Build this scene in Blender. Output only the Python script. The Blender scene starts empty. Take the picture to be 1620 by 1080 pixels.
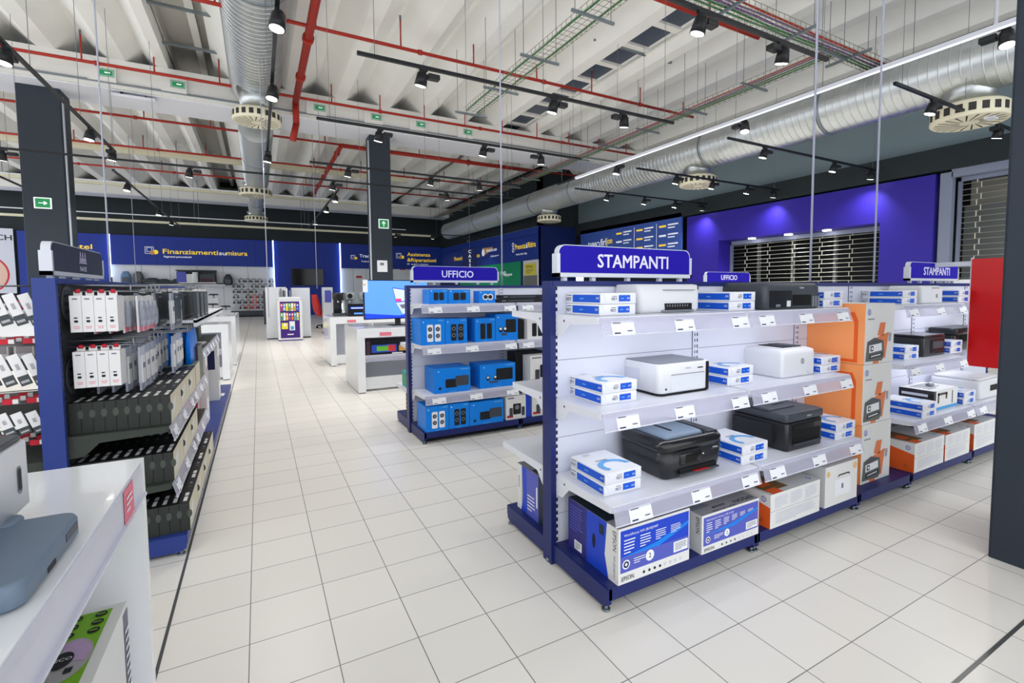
import bpy, math, random
from mathutils import Vector, Matrix, Euler
random.seed(7)
SC = bpy.context.scene
COL = SC.collection
# ---------------------------------------------------------------- camera
cam = bpy.data.cameras.new('camera'); co = bpy.data.objects.new('camera', cam); COL.objects.link(co)
PITCH, ROLL, YAW = 0.06122823, -0.00500340, 0.51852293
_F = Vector((math.sin(YAW)*math.cos(PITCH), math.cos(YAW)*math.cos(PITCH), -math.sin(PITCH)))
_R = Vector((math.cos(YAW), -math.sin(YAW), 0)); _U = _R.cross(_F)
_R2 = _R*math.cos(ROLL)+_U*math.sin(ROLL); _U2 = -_R*math.sin(ROLL)+_U*math.cos(ROLL)
_m = Matrix((_R2, _U2, -_F)).transposed().to_4x4(); _m.translation = (0.37876, -1.92964, 1.41489)
co.matrix_world = _m
cam.sensor_width = 36; cam.lens = 779.56/1620*36
cam.shift_x = -44.27/1620; cam.shift_y = -33.1/1620
cam.clip_start = .02; cam.clip_end = 300
SC.camera = co
# ---------------------------------------------------------------- world, exposure
w = bpy.data.worlds.new('world'); SC.world = w; w.use_nodes = True
w.node_tree.nodes['Background'].inputs[0].default_value = (.92, .95, 1, 1)
w.node_tree.nodes['Background'].inputs[1].default_value = 1.5
SC.view_settings.view_transform = 'Standard'; SC.view_settings.look = 'None'
SC.view_settings.gamma = 1; SC.view_settings.use_curve_mapping = False
SC.view_settings.exposure = 0.56
SPOT_W = 92; STRIP_W = .8
# ---------------------------------------------------------------- materials
def lin(c):
    c = c/255.
    return c/12.92 if c <= .04045 else ((c+.055)/1.055)**2.4
MATS = {}
def mat(name, rgb, rough=.5, metal=0, emit=0, alpha=1, noise=0, nscale=8, bump=0, coat=0):
    m = bpy.data.materials.new(name); m.use_nodes = True; nt = m.node_tree
    b = nt.nodes['Principled BSDF']; c = (lin(rgb[0]), lin(rgb[1]), lin(rgb[2]), 1)
    b.inputs['Base Color'].default_value = c; b.inputs['Roughness'].default_value = rough
    b.inputs['Metallic'].default_value = metal; b.inputs['Alpha'].default_value = alpha
    b.inputs['Coat Weight'].default_value = coat; b.inputs['Specular IOR Level'].default_value = .3
    if emit:
        b.inputs['Emission Color'].default_value = c; b.inputs['Emission Strength'].default_value = emit
    tc = nt.nodes.new('ShaderNodeTexCoord'); n = nt.nodes.new('ShaderNodeTexNoise')
    n.inputs['Scale'].default_value = nscale; n.inputs['Detail'].default_value = 4
    nt.links.new(tc.outputs['Object'], n.inputs['Vector'])
    mr = nt.nodes.new('ShaderNodeMapRange'); nt.links.new(n.outputs['Fac'], mr.inputs['Value'])
    k = max(noise, .015)
    mr.inputs['To Min'].default_value = 1-k; mr.inputs['To Max'].default_value = 1+k
    mx = nt.nodes.new('ShaderNodeVectorMath'); mx.operation = 'SCALE'; mx.inputs[0].default_value = c[:3]
    nt.links.new(mr.outputs['Result'], mx.inputs['Scale']); nt.links.new(mx.outputs[0], b.inputs['Base Color'])
    if bump:
        bp = nt.nodes.new('ShaderNodeBump'); bp.inputs['Strength'].default_value = bump
        nt.links.new(n.outputs['Fac'], bp.inputs['Height']); nt.links.new(bp.outputs[0], b.inputs['Normal'])
    MATS[name] = m
    return m
mat('white_metal', (224,226,234), .35); mat('white_gloss', (236,238,241), .12, coat=.4)
mat('blue_metal', (44,62,132), .4); mat('navy_metal', (26,38,100), .4); mat('dark_kick', (16,18,26), .6)
mat('rail_blue', (30,42,104), .4)
mat('panel_white', (208,211,224), .4); mat('panel_dark', (40,43,44), .5)
mat('bracket_green', (56,62,56), .45)
mat('price_rail', (208,208,228), .2, alpha=.42); mat('price_frame', (225,226,240), .25, alpha=.8)
mat('paper', (236,238,242), .7); mat('paper_grey', (205,207,220), .7)
mat('ink', (28,28,34), .6); mat('ink_grey', (120,122,135), .6); mat('ink_navy', (30,34,80), .6)
mat('sign_blue', (24,2,158), .75); mat('sign_text', (225,222,250), .5); mat('sign_dark', (52,56,74), .4)
mat('sign_frame', (208,212,220), .35)
mat('ream_white', (228,230,236), .45); mat('ream_blue', (16,86,205), .4); mat('ream_sky', (96,165,226), .4)
mat('plastic_white', (218,220,224), .35); mat('plastic_black', (34,36,40), .33, coat=.2); mat('plastic_dark', (22,23,26), .25, coat=.4)
mat('plastic_grey', (122,127,135), .4); mat('plastic_charcoal', (66,70,78), .4); mat('slot_black', (9,9,11), .5)
mat('plastic_lid', (108,124,142), .45); mat('plastic_pale', (214,218,224), .35)
mat('chrome', (190,192,196), .2, 1); mat('screen_off', (10,11,14), .1)
mat('epson_blue', (24,66,196), .4); mat('epson_deep', (46,44,120), .4); mat('epson_violet', (84,92,186), .4); mat('epson_grey', (150,150,158), .5)
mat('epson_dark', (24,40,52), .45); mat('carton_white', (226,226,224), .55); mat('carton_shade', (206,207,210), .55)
mat('hp_orange', (232,96,36), .45); mat('hp_orange_pale', (248,158,96), .5); mat('hp_amber', (226,122,70), .5); mat('hp_brown', (120,92,50), .5); mat('hp_pic', (96,98,96), .5); mat('seal_gold', (226,190,130), .5)
mat('logi_blue', (6,128,228), .45); mat('logi_deep', (4,100,196), .45); mat('speaker_black', (26,27,30), .5); mat('speaker_white', (232,234,238), .5); mat('cone_grey', (120,122,128), .5)
mat('teal', (20,168,158), .5); mat('red_label', (196,38,40), .5); mat('red_gloss', (208,10,14), .25)
mat('maze_box', (46,50,47), .55); mat('maze_black', (24,26,27), .5); mat('maze_side', (216,208,184), .6); mat('maze_notch', (76,80,74), .6); mat('maze_green', (98,110,96), .55)
mat('pack_white', (226,225,224), .5); mat('pack_grey', (170,166,170), .5); mat('blister', (205,212,228), .15, alpha=.5); mat('hook_red', (196,30,50), .4)
mat('hook_steel', (150,152,156), .3, .8); mat('maroon', (74,44,58), .5); mat('pouch_blue', (0,122,232), .4); mat('tablet_dark', (58,66,70), .35)
mat('pink_label', (232,120,140), .5); mat('lime', (120,178,30), .5); mat('lilac', (190,160,200), .5)
mat('pillar_grey', (44,52,62), .55, noise=.04); mat('pillar_edge', (190,196,204), .5); mat('wall_dark', (36,44,47), .7, noise=.04); mat('wall_grey', (124,142,150), .5, noise=.05, nscale=1.2)
mat('wall_blue', (28,54,150), .45); mat('wall_blue_right', (30,58,146), .4); mat('wall_board', (66,96,180), .45); mat('wall_navy', (14,34,92), .5); mat('portal_purple', (46,34,150), .45)
mat('wall_white', (226,229,234), .5); mat('led_blue', (190,215,255), .5, emit=3); mat('led_white', (236,242,255), .5, emit=.5); mat('lamp_face', (255,252,244), .5, emit=9)
mat('ceiling_concrete', (234,234,230), .8, noise=.05, nscale=1.5); mat('beam_concrete', (230,229,224), .8, noise=.03); mat('soffit_white', (226,228,236), .6)
mat('skylight_glass', (70,80,96), .3); mat('skylight_recess', (190,187,180), .8)
mat('galvanised', (200,205,206), .33, .85, noise=.12, nscale=5, bump=.08); mat('galvanised_band', (140,150,156), .4, .8)
mat('diffuser_cream', (232,226,200), .5); mat('slot_dark', (58,56,52), .7)
mat('pipe_red', (168,46,34), .5); mat('track_black', (24,26,30), .4); mat('spot_black', (28,30,32), .4); mat('spot_green', (26,52,46), .4); mat('steel_wire', (120,124,130), .4, .5); mat('wire_pale', (178,182,200), .4)
mat('tray_green', (60,130,80), .5); mat('tray_purple', (120,96,146), .5); mat('tray_wire', (140,134,118), .5); mat('cream_rail', (222,218,190), .5); mat('beam_green', (140,168,150), .6)
mat('exit_green', (34,140,84), .4, emit=.15); mat('exit_white', (235,245,238), .4, emit=.3); mat('exit_face', (150,190,172), .4)
mat('text_yellow', (250,214,60), .5, emit=.25); mat('text_white', (236,240,250), .5, emit=.2); mat('green_wall', (10,150,100), .4); mat('yellow_sign', (232,220,70), .5)
mat('shutter_metal', (196,194,178), .35, .5); mat('shop_dark', (30,34,36), .6); mat('shop_mid', (124,128,124), .6); mat('shop_pale', (178,176,164), .6); mat('frame_grey', (128,136,156), .5)
mat('tv_black', (10,12,18), .2); mat('screen_sky', (84,140,240), .4, emit=.5); mat('screen_deep', (24,60,226), .4, emit=.5); mat('screen_pink', (236,60,120), .5, emit=.3); mat('screen_pale', (190,200,236), .5, emit=.4)
mat('card_purple', (62,30,120), .45); mat('c_red', (214,60,70), .5); mat('c_green', (110,190,60), .5); mat('c_sky', (70,160,220), .5); mat('c_blue', (40,80,190), .5); mat('c_yellow', (232,214,50), .5); mat('c_orange', (238,140,50), .5); mat('c_white', (230,232,238), .5)
mat('chair_red', (206,44,40), .45); mat('chair_black', (26,26,30), .5); mat('skin_bag', (110,140,180), .6); mat('bag_grey', (96,98,104), .6); mat('device_grey', (150,158,162), .4); mat('gold_box', (214,160,90), .5); mat('poster_grey', (206,210,222), .6); mat('poster_skin', (222,186,170), .6)
mat('strip_joint', (110,112,112), .3, .6); mat('seam', (120,122,130), .6)
def floor_mat():
    m = bpy.data.materials.new('floor_tiles'); m.use_nodes = True; nt = m.node_tree; b = nt.nodes['Principled BSDF']
    tc = nt.nodes.new('ShaderNodeTexCoord'); br = nt.nodes.new('ShaderNodeTexBrick')
    br.offset = 0; br.squash = 1; br.inputs['Scale'].default_value = 1
    br.inputs['Brick Width'].default_value = .3; br.inputs['Row Height'].default_value = .3
    br.inputs['Mortar Size'].default_value = .0022; br.inputs['Mortar Smooth'].default_value = .2
    br.inputs['Color1'].default_value = (lin(238), lin(234), lin(226), 1); br.inputs['Color2'].default_value = (lin(233), lin(229), lin(221), 1)
    br.inputs['Mortar'].default_value = (lin(120), lin(122), lin(124), 1)
    nt.links.new(tc.outputs['Object'], br.inputs['Vector'])
    n = nt.nodes.new('ShaderNodeTexNoise'); n.inputs['Scale'].default_value = 2.2; n.inputs['Detail'].default_value = 5
    nt.links.new(tc.outputs['Object'], n.inputs['Vector'])
    n.inputs['Scale'].default_value = 90; n.inputs['Detail'].default_value = 1
    bp = nt.nodes.new('ShaderNodeBump'); bp.inputs['Strength'].default_value = .015; bp.inputs['Distance'].default_value = .001
    nt.links.new(n.outputs['Fac'], bp.inputs['Height']); nt.links.new(bp.outputs[0], b.inputs['Normal'])
    nt.links.new(br.outputs['Color'], b.inputs['Base Color']); b.inputs['Roughness'].default_value = .3
    MATS['floor_tiles'] = m
floor_mat()
# ---------------------------------------------------------------- mesh builder
TXT = {}
def text_geo(s):
    if s not in TXT:
        cu = bpy.data.curves.new('t', 'FONT'); cu.body = s; cu.size = 1; cu.resolution_u = 2
        o = bpy.data.objects.new('t', cu); me = o.to_mesh()
        vs = [(v.co.x, v.co.y) for v in me.vertices]; fs = [tuple(p.vertices) for p in me.polygons]
        o.to_mesh_clear(); bpy.data.objects.remove(o); bpy.data.curves.remove(cu)
        xs = [v[0] for v in vs]; ys = [v[1] for v in vs]
        TXT[s] = (vs, fs, min(xs), max(xs), min(ys), max(ys))
    return TXT[s]
class Face:
    """a flat frame on a box: origin, u axis, v axis; size w x h"""
    def __init__(s, o, u, v, w, h):
        s.o = Vector(o); s.u = Vector(u); s.v = Vector(v); s.n = s.u.cross(s.v); s.w = w; s.h = h
    def p(s, a, b, off=.0008): return s.o+s.u*a+s.v*b+s.n*off
def faces(x0, x1, y0, y1, z0, z1):
    return {'F': Face((x0,y0,z0), (1,0,0), (0,0,1), x1-x0, z1-z0), 'L': Face((x0,y1,z0), (0,-1,0), (0,0,1), y1-y0, z1-z0),
            'R': Face((x1,y0,z0), (0,1,0), (0,0,1), y1-y0, z1-z0), 'T': Face((x0,y0,z1), (1,0,0), (0,1,0), x1-x0, y1-y0),
            'B': Face((x1,y1,z0), (-1,0,0), (0,0,1), x1-x0, z1-z0)}
class MB:
    def __init__(s): s.v = []; s.f = []; s.m = []; s.mats = []; s.sm = []
    def mi(s, name):
        if name not in s.mats: s.mats.append(name)
        return s.mats.index(name)
    def face(s, pts, m, smooth=False):
        i = len(s.v); s.v += [tuple(p) for p in pts]; s.f.append(tuple(range(i, i+len(pts)))); s.m.append(s.mi(m)); s.sm.append(smooth)
    def grid(s, loops, m, cap0=True, cap1=True, smooth=False, closed=True):
        n = len(loops[0]); i = len(s.v)
        for l in loops: s.v += [tuple(p) for p in l]
        k = s.mi(m)
        for a in range(len(loops)-1):
            for b in range(n if closed else n-1):
                c = (b+1) % n
                s.f.append((i+a*n+b, i+a*n+c, i+(a+1)*n+c, i+(a+1)*n+b)); s.m.append(k); s.sm.append(smooth)
        if cap0: s.f.append(tuple(i+b for b in reversed(range(n)))); s.m.append(k); s.sm.append(False)
        if cap1: s.f.append(tuple(i+(len(loops)-1)*n+b for b in range(n))); s.m.append(k); s.sm.append(False)
        return s
    def box(s, x0, x1, y0, y1, z0, z1, m):
        x0, x1 = min(x0,x1), max(x0,x1); y0, y1 = min(y0,y1), max(y0,y1); z0, z1 = min(z0,z1), max(z0,z1)
        L = lambda z: [(x0,y0,z), (x1,y0,z), (x1,y1,z), (x0,y1,z)]
        s.grid([L(z0), L(z1)], m); return s
    def rr(s, secs, m, seg=5, smooth=True):
        """stack of rounded rectangles: (x0,x1,y0,y1,z,r)"""
        loops = []
        for x0, x1, y0, y1, z, r in secs:
            r = max(r, .0005); l = []
            for cx, cy, a0 in ((x1-r,y1-r,0), (x0+r,y1-r,90), (x0+r,y0+r,180), (x1-r,y0+r,270)):
                for k in range(seg+1):
                    a = math.radians(a0+90*k/seg); l.append((cx+r*math.cos(a), cy+r*math.sin(a), z))
            loops.append(l)
        return s.grid(loops, m, smooth=smooth)
    def rbox(s, x0, x1, y0, y1, z0, z1, r, m, e=None):
        e = min(.006, (z1-z0)/4) if e is None else e
        return s.rr([(x0+e,x1-e,y0+e,y1-e,z0,r), (x0,x1,y0,y1,z0+e,r), (x0,x1,y0,y1,z1-e,r), (x0+e*.35,x1-e*.35,y0+e*.35,y1-e*.35,z1-e*.3,r), (x0+e,x1-e,y0+e,y1-e,z1,r)], m)
    def cyl(s, a, b, r, m, n=12, r2=None, smooth=True, caps=True):
        a = Vector(a); b = Vector(b); d = (b-a).normalized(); t = Vector((0,0,1)) if abs(d.z) < .9 else Vector((1,0,0))
        u = d.cross(t).normalized(); v = d.cross(u).normalized(); r2 = r if r2 is None else r2
        L = lambda c, q: [c+(u*math.cos(2*math.pi*k/n)+v*math.sin(2*math.pi*k/n))*q for k in range(n)][::-1]
        return s.grid([L(a,r), L(b,r2)], m, caps, caps, smooth)
    def tube(s, pts, r, m, n=8):
        for i in range(len(pts)-1): s.cyl(pts[i], pts[i+1], r, m, n)
        return s
    def prism(s, pts, axis, a, b, m):
        """closed outline extruded along an axis; outline coords are the two other axes in order"""
        def P(q, t): return {'x': (t,q[0],q[1]), 'y': (q[0],t,q[1]), 'z': (q[0],q[1],t)}[axis]
        return s.grid([[P(q,a) for q in pts], [P(q,b) for q in pts]], m)
    # flat print on a face
    def rect(s, F, u0, u1, v0, v1, m, off=.0008): s.face([F.p(u0,v0,off), F.p(u1,v0,off), F.p(u1,v1,off), F.p(u0,v1,off)], m); return s
    def poly(s, F, pts, m, off=.0008): s.face([F.p(a,b,off) for a, b in pts], m); return s
    def disc(s, F, cu, cv, r, m, off=.0012, n=16, ru=None):
        ru = ru or r
        s.face([F.p(cu+ru*math.cos(2*math.pi*k/n), cv+r*math.sin(2*math.pi*k/n), off) for k in range(n)], m); return s
    def ring(s, F, cu, cv, r0, r1, m, a0=0, a1=360, off=.0012, n=20, sv=1):
        for k in range(n):
            p = []
            for r, t in ((r0,k), (r1,k), (r1,k+1), (r0,k+1)):
                a = math.radians(a0+(a1-a0)*t/n); p.append(F.p(cu+r*math.cos(a), cv+sv*r*math.sin(a), off))
            s.face(p, m)
        return s
    def text(s, F, t, u, v, h, m, w=None, off=.003, rot=0, center=False):
        if rot == 0 and h > .035:
            for k in (-1, 0, 1):
                for j in (-.7, .7): s._text(F, t, u+k*h*.022, v+j*h*.02, h, m, w, off+.00012*(k+1)+.0004*(j > 0), rot, center)
            return s
        return s._text(F, t, u, v, h, m, w, off, rot, center)
    def _text(s, F, t, u, v, h, m, w=None, off=.003, rot=0, center=False):
        """baseline-left at (u,v), cap height h, optional width w"""
        vs, fs, xa, xb, ya, yb = text_geo(t)
        k = h/.73; kx = w/(xb-xa) if w else k
        if center: u = u-(xb-xa)*kx/2
        c, sn = math.cos(math.radians(rot)), math.sin(math.radians(rot))
        i = len(s.v); q = s.mi(m)
        for x, y in vs:
            a = (x-xa)*kx; b = y*k
            s.v.append(tuple(F.p(u+a*c-b*sn, v+a*sn+b*c, off)))
        for f in fs: s.f.append(tuple(i+j for j in f)); s.m.append(q); s.sm.append(False)
        return s
    def lines(s, F, u0, u1, v0, v1, n, m, frac=.35, off=.0028):
        """small print: rows of short strokes"""
        st = (v1-v0)/n
        for k in range(n):
            vv = v1-st*(k+.5); e = u1 if k < n-1 else u0+(u1-u0)*.6
            s.rect(F, u0, e-(u1-u0)*.12*random.random(), vv-st*frac/2, vv+st*frac/2, m, off)
        return s
    def mesh(s, name):
        me = bpy.data.meshes.new(name); me.from_pydata(s.v, [], s.f); me.update()
        for n in s.mats: me.materials.append(MATS[n])
        me.polygons.foreach_set('material_index', s.m); me.polygons.foreach_set('use_smooth', s.sm)
        return me
    def obj(s, name, parent=None, loc=(0,0,0), rz=0):
        o = bpy.data.objects.new(name, s.mesh(name)); COL.objects.link(o)
        if parent: o.parent = parent
        o.location = loc; o.rotation_euler = (0,0,rz); return o
def tag(o, label, cat, group=None):
    o['label'] = label; o['category'] = cat
    if group: o['group'] = group
    return o
def thing(name, label, cat, loc=(0,0,0), rz=0, group=None):
    o = bpy.data.objects.new(name, None); COL.objects.link(o); o.location = loc; o.rotation_euler = (0,0,rz)
    return tag(o, label, cat, group)
def struct(o): o['kind'] = 'structure'; return o
def dup(src, loc, label, group=None, rz=None):
    c = src.copy(); COL.objects.link(c); c.location = loc
    if rz is not None: c.rotation_euler = (0,0,rz)
    if c.get('group') is not None and group is None: del c['group']
    c['label'] = label
    if group: c['group'] = group
    for ch in list(src.children):
        d = ch.copy(); COL.objects.link(d); d.parent = c; d.matrix_parent_inverse = ch.matrix_parent_inverse
        for g in list(ch.children):
            e = g.copy(); COL.objects.link(e); e.parent = d
    return c
ORD = ['first','second','third','fourth','fifth','sixth','seventh','eighth','ninth','tenth','eleventh','twelfth']
# ================================================================ SETTING
m = MB(); m.box(-14, 18, -6, 33.4, -.1, 0, 'floor_tiles'); struct(m.obj('floor'))
m = MB(); m.box(-.006, .006, -3, 30, 0, .0012, 'strip_joint'); struct(m.obj('trim_1'))
m = MB(); m.box(-.5, 13, -1.207, -1.193, 0, .0012, 'strip_joint'); struct(m.obj('trim_2'))
# ceiling: slab with tapered ribs along Y and two roof-light strips
m = MB()
PX = 1.2
segs = [(-14, -1.3), (.05, 7.75), (8.6, 18)]
for a, b in segs: m.box(a, b, -6, 31, 7.14, 7.75, 'ceiling_concrete')
m.box(-1.3, .05, -6, 31, 7.5, 7.6, 'skylight_recess'); m.box(-.75, -.6, -6, 31, 7.35, 7.5, 'beam_concrete')
m.box(-1.29, -1.26, -6, 31, 7.15, 8.4, 'skylight_recess'); m.box(.01, .04, -6, 31, 7.15, 8.4, 'skylight_recess')
m.box(7.75, 8.6, -6, 31, 7.3, 7.75, 'ceiling_concrete')
xs = [-13.2+PX*k for k in range(26)]
for x in xs:
    x += .15
    if -1.35 < x < .1: continue
    if 7.6 < x < 8.7: x = 7.55 if x < 8.2 else 8.8
    m.prism([(x-.15, 6.75), (x+.15, 6.75), (x+.2, 6.79), (x+.57, 7.15), (x-.57, 7.15), (x-.2, 6.79)], 'y', -6, 31, 'ceiling_concrete')
for x, s in ((-1.3, -1), (.05, 1)):
    m.prism([(x, 6.75), (x+s*.2, 6.75), (x+s*.26, 6.79), (x+s*.6, 7.15), (x, 7.2)][::s], 'y', -6, 31, 'ceiling_concrete')
struct(m.obj('ceiling'))
m = MB(); m.box(7.72, 8.5, -6, 14.2, 7.0, 7.04, 'skylight_glass')
for k in range(21): m.box(7.72, 8.5, -6+k, -5.82+k, 6.94, 7.0, 'beam_concrete')
m.box(8.42, 8.5, -6, 14.2, 6.9, 7.0, 'beam_concrete'); m.box(7.6, 8.6, 14.1, 14.2, 6.9, 7.5, 'beam_concrete')
struct(m.obj('window_1'))
# transverse beams
for i, (y0, y1, z0, z1) in enumerate([(13.0, 14.5, 6.1, 6.75), (29.3, 30.6, 6.2, 6.75)]):
    m = MB(); m.box(-14, 14, y0, y1, z0, z1, 'beam_concrete'); m.box(-14, 14, y0+.1, y1-.1, z0-.02, z0, 'soffit_white')
    if i == 0: m.box(-14, 14, y0-.05, y0, z0+.08, z0+.12, 'galvanised_band')
    struct(m.obj('trim_%d' % (3+i)))
# back wall y=31
m = MB()
m.box(-14, 14.2, 31, 31.3, 0, 7.75, 'wall_dark'); m.box(-14, 14.2, 30.9, 31, 6.95, 7.2, 'beam_green')
struct(m.obj('wall_back'))
m = MB(); BW = 30.93
m.box(-9.5, -6.12, BW, 31, 0, 4.38, 'wall_blue'); m.box(1.25, 4.85, BW, 31, 0, 4.38, 'wall_blue')
m.box(-6.08, 1.2, BW-.12, 31, 2.85, 4.36, 'wall_blue'); m.box(4.9, 11.3, BW-.12, 31, 2.85, 4.36, 'wall_blue')
m.box(-6.08, 1.2, BW, 31, 0, 2.85, 'wall_white'); m.box(4.9, 11.3, BW, 31, 0, 2.85, 'wall_white')
for x in [-4.9, -3.7, -2.5, -1.3, -.1, 5.6, 6.4, 7.2]: m.box(x, x+.015, BW-.004, BW, 0, 2.85, 'seam')
for x in [-4.2, -1.8, .3, 6.4, 8.6]: m.box(x, x+.012, BW-.124, BW-.12, 2.85, 4.36, 'wall_navy')
m.box(6.2, 7.1, BW-.05, BW, 0, 2.1, 'shop_mid')
struct(m.obj('wall_back_cladding')); 
bpy.data.objects['wall_back_cladding'].name = 'trim_5'
for k, x in enumerate([-6.1, 1.22, 4.86]):
    m = MB(); m.box(x-.03, x+.03, BW-.16, BW-.1, 0 if k else 2.2, 4.38, 'led_blue')
    tag(m.obj('light_strip'), 'vertical light strip on the back wall, '+['beside the left dark column', 'left of the hanging black television', 'right of the hanging black television'][k], 'light strip')
# right walls
m = MB(); RX = 13.3
m.box(RX+.5, RX+.7, -6, 17.4, 3.95, 7.75, 'wall_dark'); m.box(RX+.5, RX+.7, 9.2, 17.4, 0, 3.95, 'wall_dark')
m.box(RX+.2, RX+.5, -6, 17.4, 4.45, 6.3, 'wall_grey')
m.box(RX-.02, RX+.5, -6, 17.4, 3.95, 4.45, 'wall_dark')
m.box(RX+.05, RX+.5, -6, -2.0, 0, 3.95, 'wall_dark')
struct(m.obj('wall_right'))
m = MB(); m.box(11.4, 13.85, 17.4, 17.6, 2.85, 7.75, 'wall_dark'); m.box(11.4, 11.6, 17.4, 31, 4.3, 7.75, 'wall_dark'); m.box(11.3, 13.3, 17.3, 17.4, 0, 4.3, 'wall_navy')
struct(m.obj('wall_right_far')); bpy.data.objects['wall_right_far'].name = 'wall_right'
m = MB(); m.box(11.25, 11.4, 17.3, 31, 2.8, 4.25, 'wall_blue_right'); m.box(11.28, 11.4, 19.0, 31, 0, 2.8, 'green_wall')
m.box(11.28, 11.4, 17.3, 19.0, 0, 2.8, 'wall_white'); m.box(11.27, 11.3, 17.4, 18.7, 0, 2.1, 'shop_mid'); m.box(11.27, 11.3, 18.75, 18.98, 0, 2.8, 'wall_navy')
m.box(11.26, 11.3, 27.2, 31, 0, 2.8, 'wall_navy')
m.box(11.24, 11.26, 17.3, 31, 3.9, 3.93, 'wall_navy'); struct(m.obj('trim_6'))
# directory board
m = MB(); B = Face((13.28, 16.9, 2.0), (0,-1,0), (0,0,1), 6.2, 2.1)
m.box(13.28, 13.36, 10.7, 16.9, 2.0, 4.1, 'wall_board')
m.text(B, 'DIMO', .62, 1.28, .24, 'text_white', w=.85); m.text(B, 'firl', 1.52, 1.32, .30, 'text_white', w=.4); m.text(B, 'jon', 1.95, 1.36, .27, 'text_yellow', w=.38)
for c, u in enumerate((2.6, 3.85, 5.1)):
    for r in range(4):
        m.rect(B, u, u+.36, 1.68-r*.34, 1.75-r*.34, 'text_yellow' if r == c or (c and r % 2 == 0) else 'text_white'); m.rect(B, u+.45, u+.95, 1.72-r*.34, 1.77-r*.34, 'text_white'); m.rect(B, u+.45, u+.8, 1.62-r*.34, 1.66-r*.34, 'text_white')
    if c: m.rect(B, u-.14, u-.12, .55, 1.85, 'text_white')
tag(m.obj('directory_board'), 'wide blue directory board with white and yellow shop lettering high on the right wall', 'sign')
# purple portal
PY0, PY1 = 3.27, 10.45; OY0, OY1 = 4.35, 9.1
t = thing('shop_portal', 'large purple portal around a closed roller shutter on the right wall', 'portal', (13.3, 0, 0))
m = MB(); P0, P1 = 0, .75
m.box(P0, P1, PY0, PY1, 2.98, 3.9, 'portal_purple'); m.box(P0, P1, PY0, OY0, 0, 2.98, 'portal_purple'); m.box(P0, P1, OY1, PY1, 0, 2.98, 'portal_purple')
m.obj('surround', t)
for k, y in enumerate((8.1, 6.9, 5.8)):
    m = MB(); m.cyl((.32, y, 2.975), (.32, y, 2.96), .11, 'lamp_face', 16); m.obj('downlight', t)
    l = bpy.data.lights.new('downlight_lamp', 'SPOT'); l.energy = 45; l.spot_size = 2.2; l.spot_blend = .8; l.shadow_soft_size = .08; l.color = (.9, .92, 1)
    o = bpy.data.objects.new('downlight_lamp', l); COL.objects.link(o); o.parent = t; o.location = (.32, y, 2.93)
def shutter(y0, y1, z1, x, label, parts=9):
    t = thing('roller_shutter', label, 'shutter', (x, y0, 0))
    m = MB(); W = y1-y0; n = int(z1/.118)
    for k in range(n):
        z = .1+k*.118; m.cyl((0, 0, z), (0, W, z), .009, 'shutter_metal', 6)
    m.obj('bar', t)['kind'] = 'stuff'
    m = MB(); nv = int(W/.8)
    for k in range(n):
        for j in range(nv+1):
            y = min(W-.03, .06+j*.8+(0 if k % 2 else .07)); m.box(-.008, .008, y, y+.016, .1+k*.118, .1+(k+1)*.118, 'shutter_metal')
    m.obj('link', t)['kind'] = 'stuff'
    m = MB(); m.box(-.05, .05, -.05, 0, 0, z1+.1, 'frame_grey'); m.box(-.05, .05, W, W+.05, 0, z1+.1, 'frame_grey'); m.box(-.05, .05, -.05, W+.05, z1, z1+.12, 'frame_grey'); m.obj('guide_frame', t)
    return t
shutter(OY0+.06, OY1-.06, 2.85, 13.9, 'see-through roller shutter closed inside the purple portal')
m = MB(); m.box(16.5, 16.6, -8, 17.4, 0, 7.75, 'shop_dark')
for y in (4.8, 6.2, 7.5, 8.7): m.box(14.8, 14.9, y, y+.08, 0, 3, 'shop_mid')
struct(m.obj('wall_shop'))
m = MB(); m.box(13.35, 13.5, 2.98, 3.2, 0, 3.9, 'frame_grey'); m.box(13.35, 13.5, -2, 3.0, 3.78, 3.95, 'frame_grey')
m.box(13.4, 13.45, -2, 3.0, 1.4, 1.6, 'wall_white')
m.box(14.9, 15.0, -4, 3.2, 2.2, 3.9, 'shop_pale'); m.box(14.6, 14.7, 2.0, 3.2, 0, 3.3, 'shop_mid'); m.box(14.2, 14.3, 1.3, 1.4, 0, 3.9, 'shop_dark')
struct(m.obj('window_2'))
shutter(-1.5, 2.9, 3.7, 13.6, 'pale see-through roller shutter right of the purple portal, behind the red panel')
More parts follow.
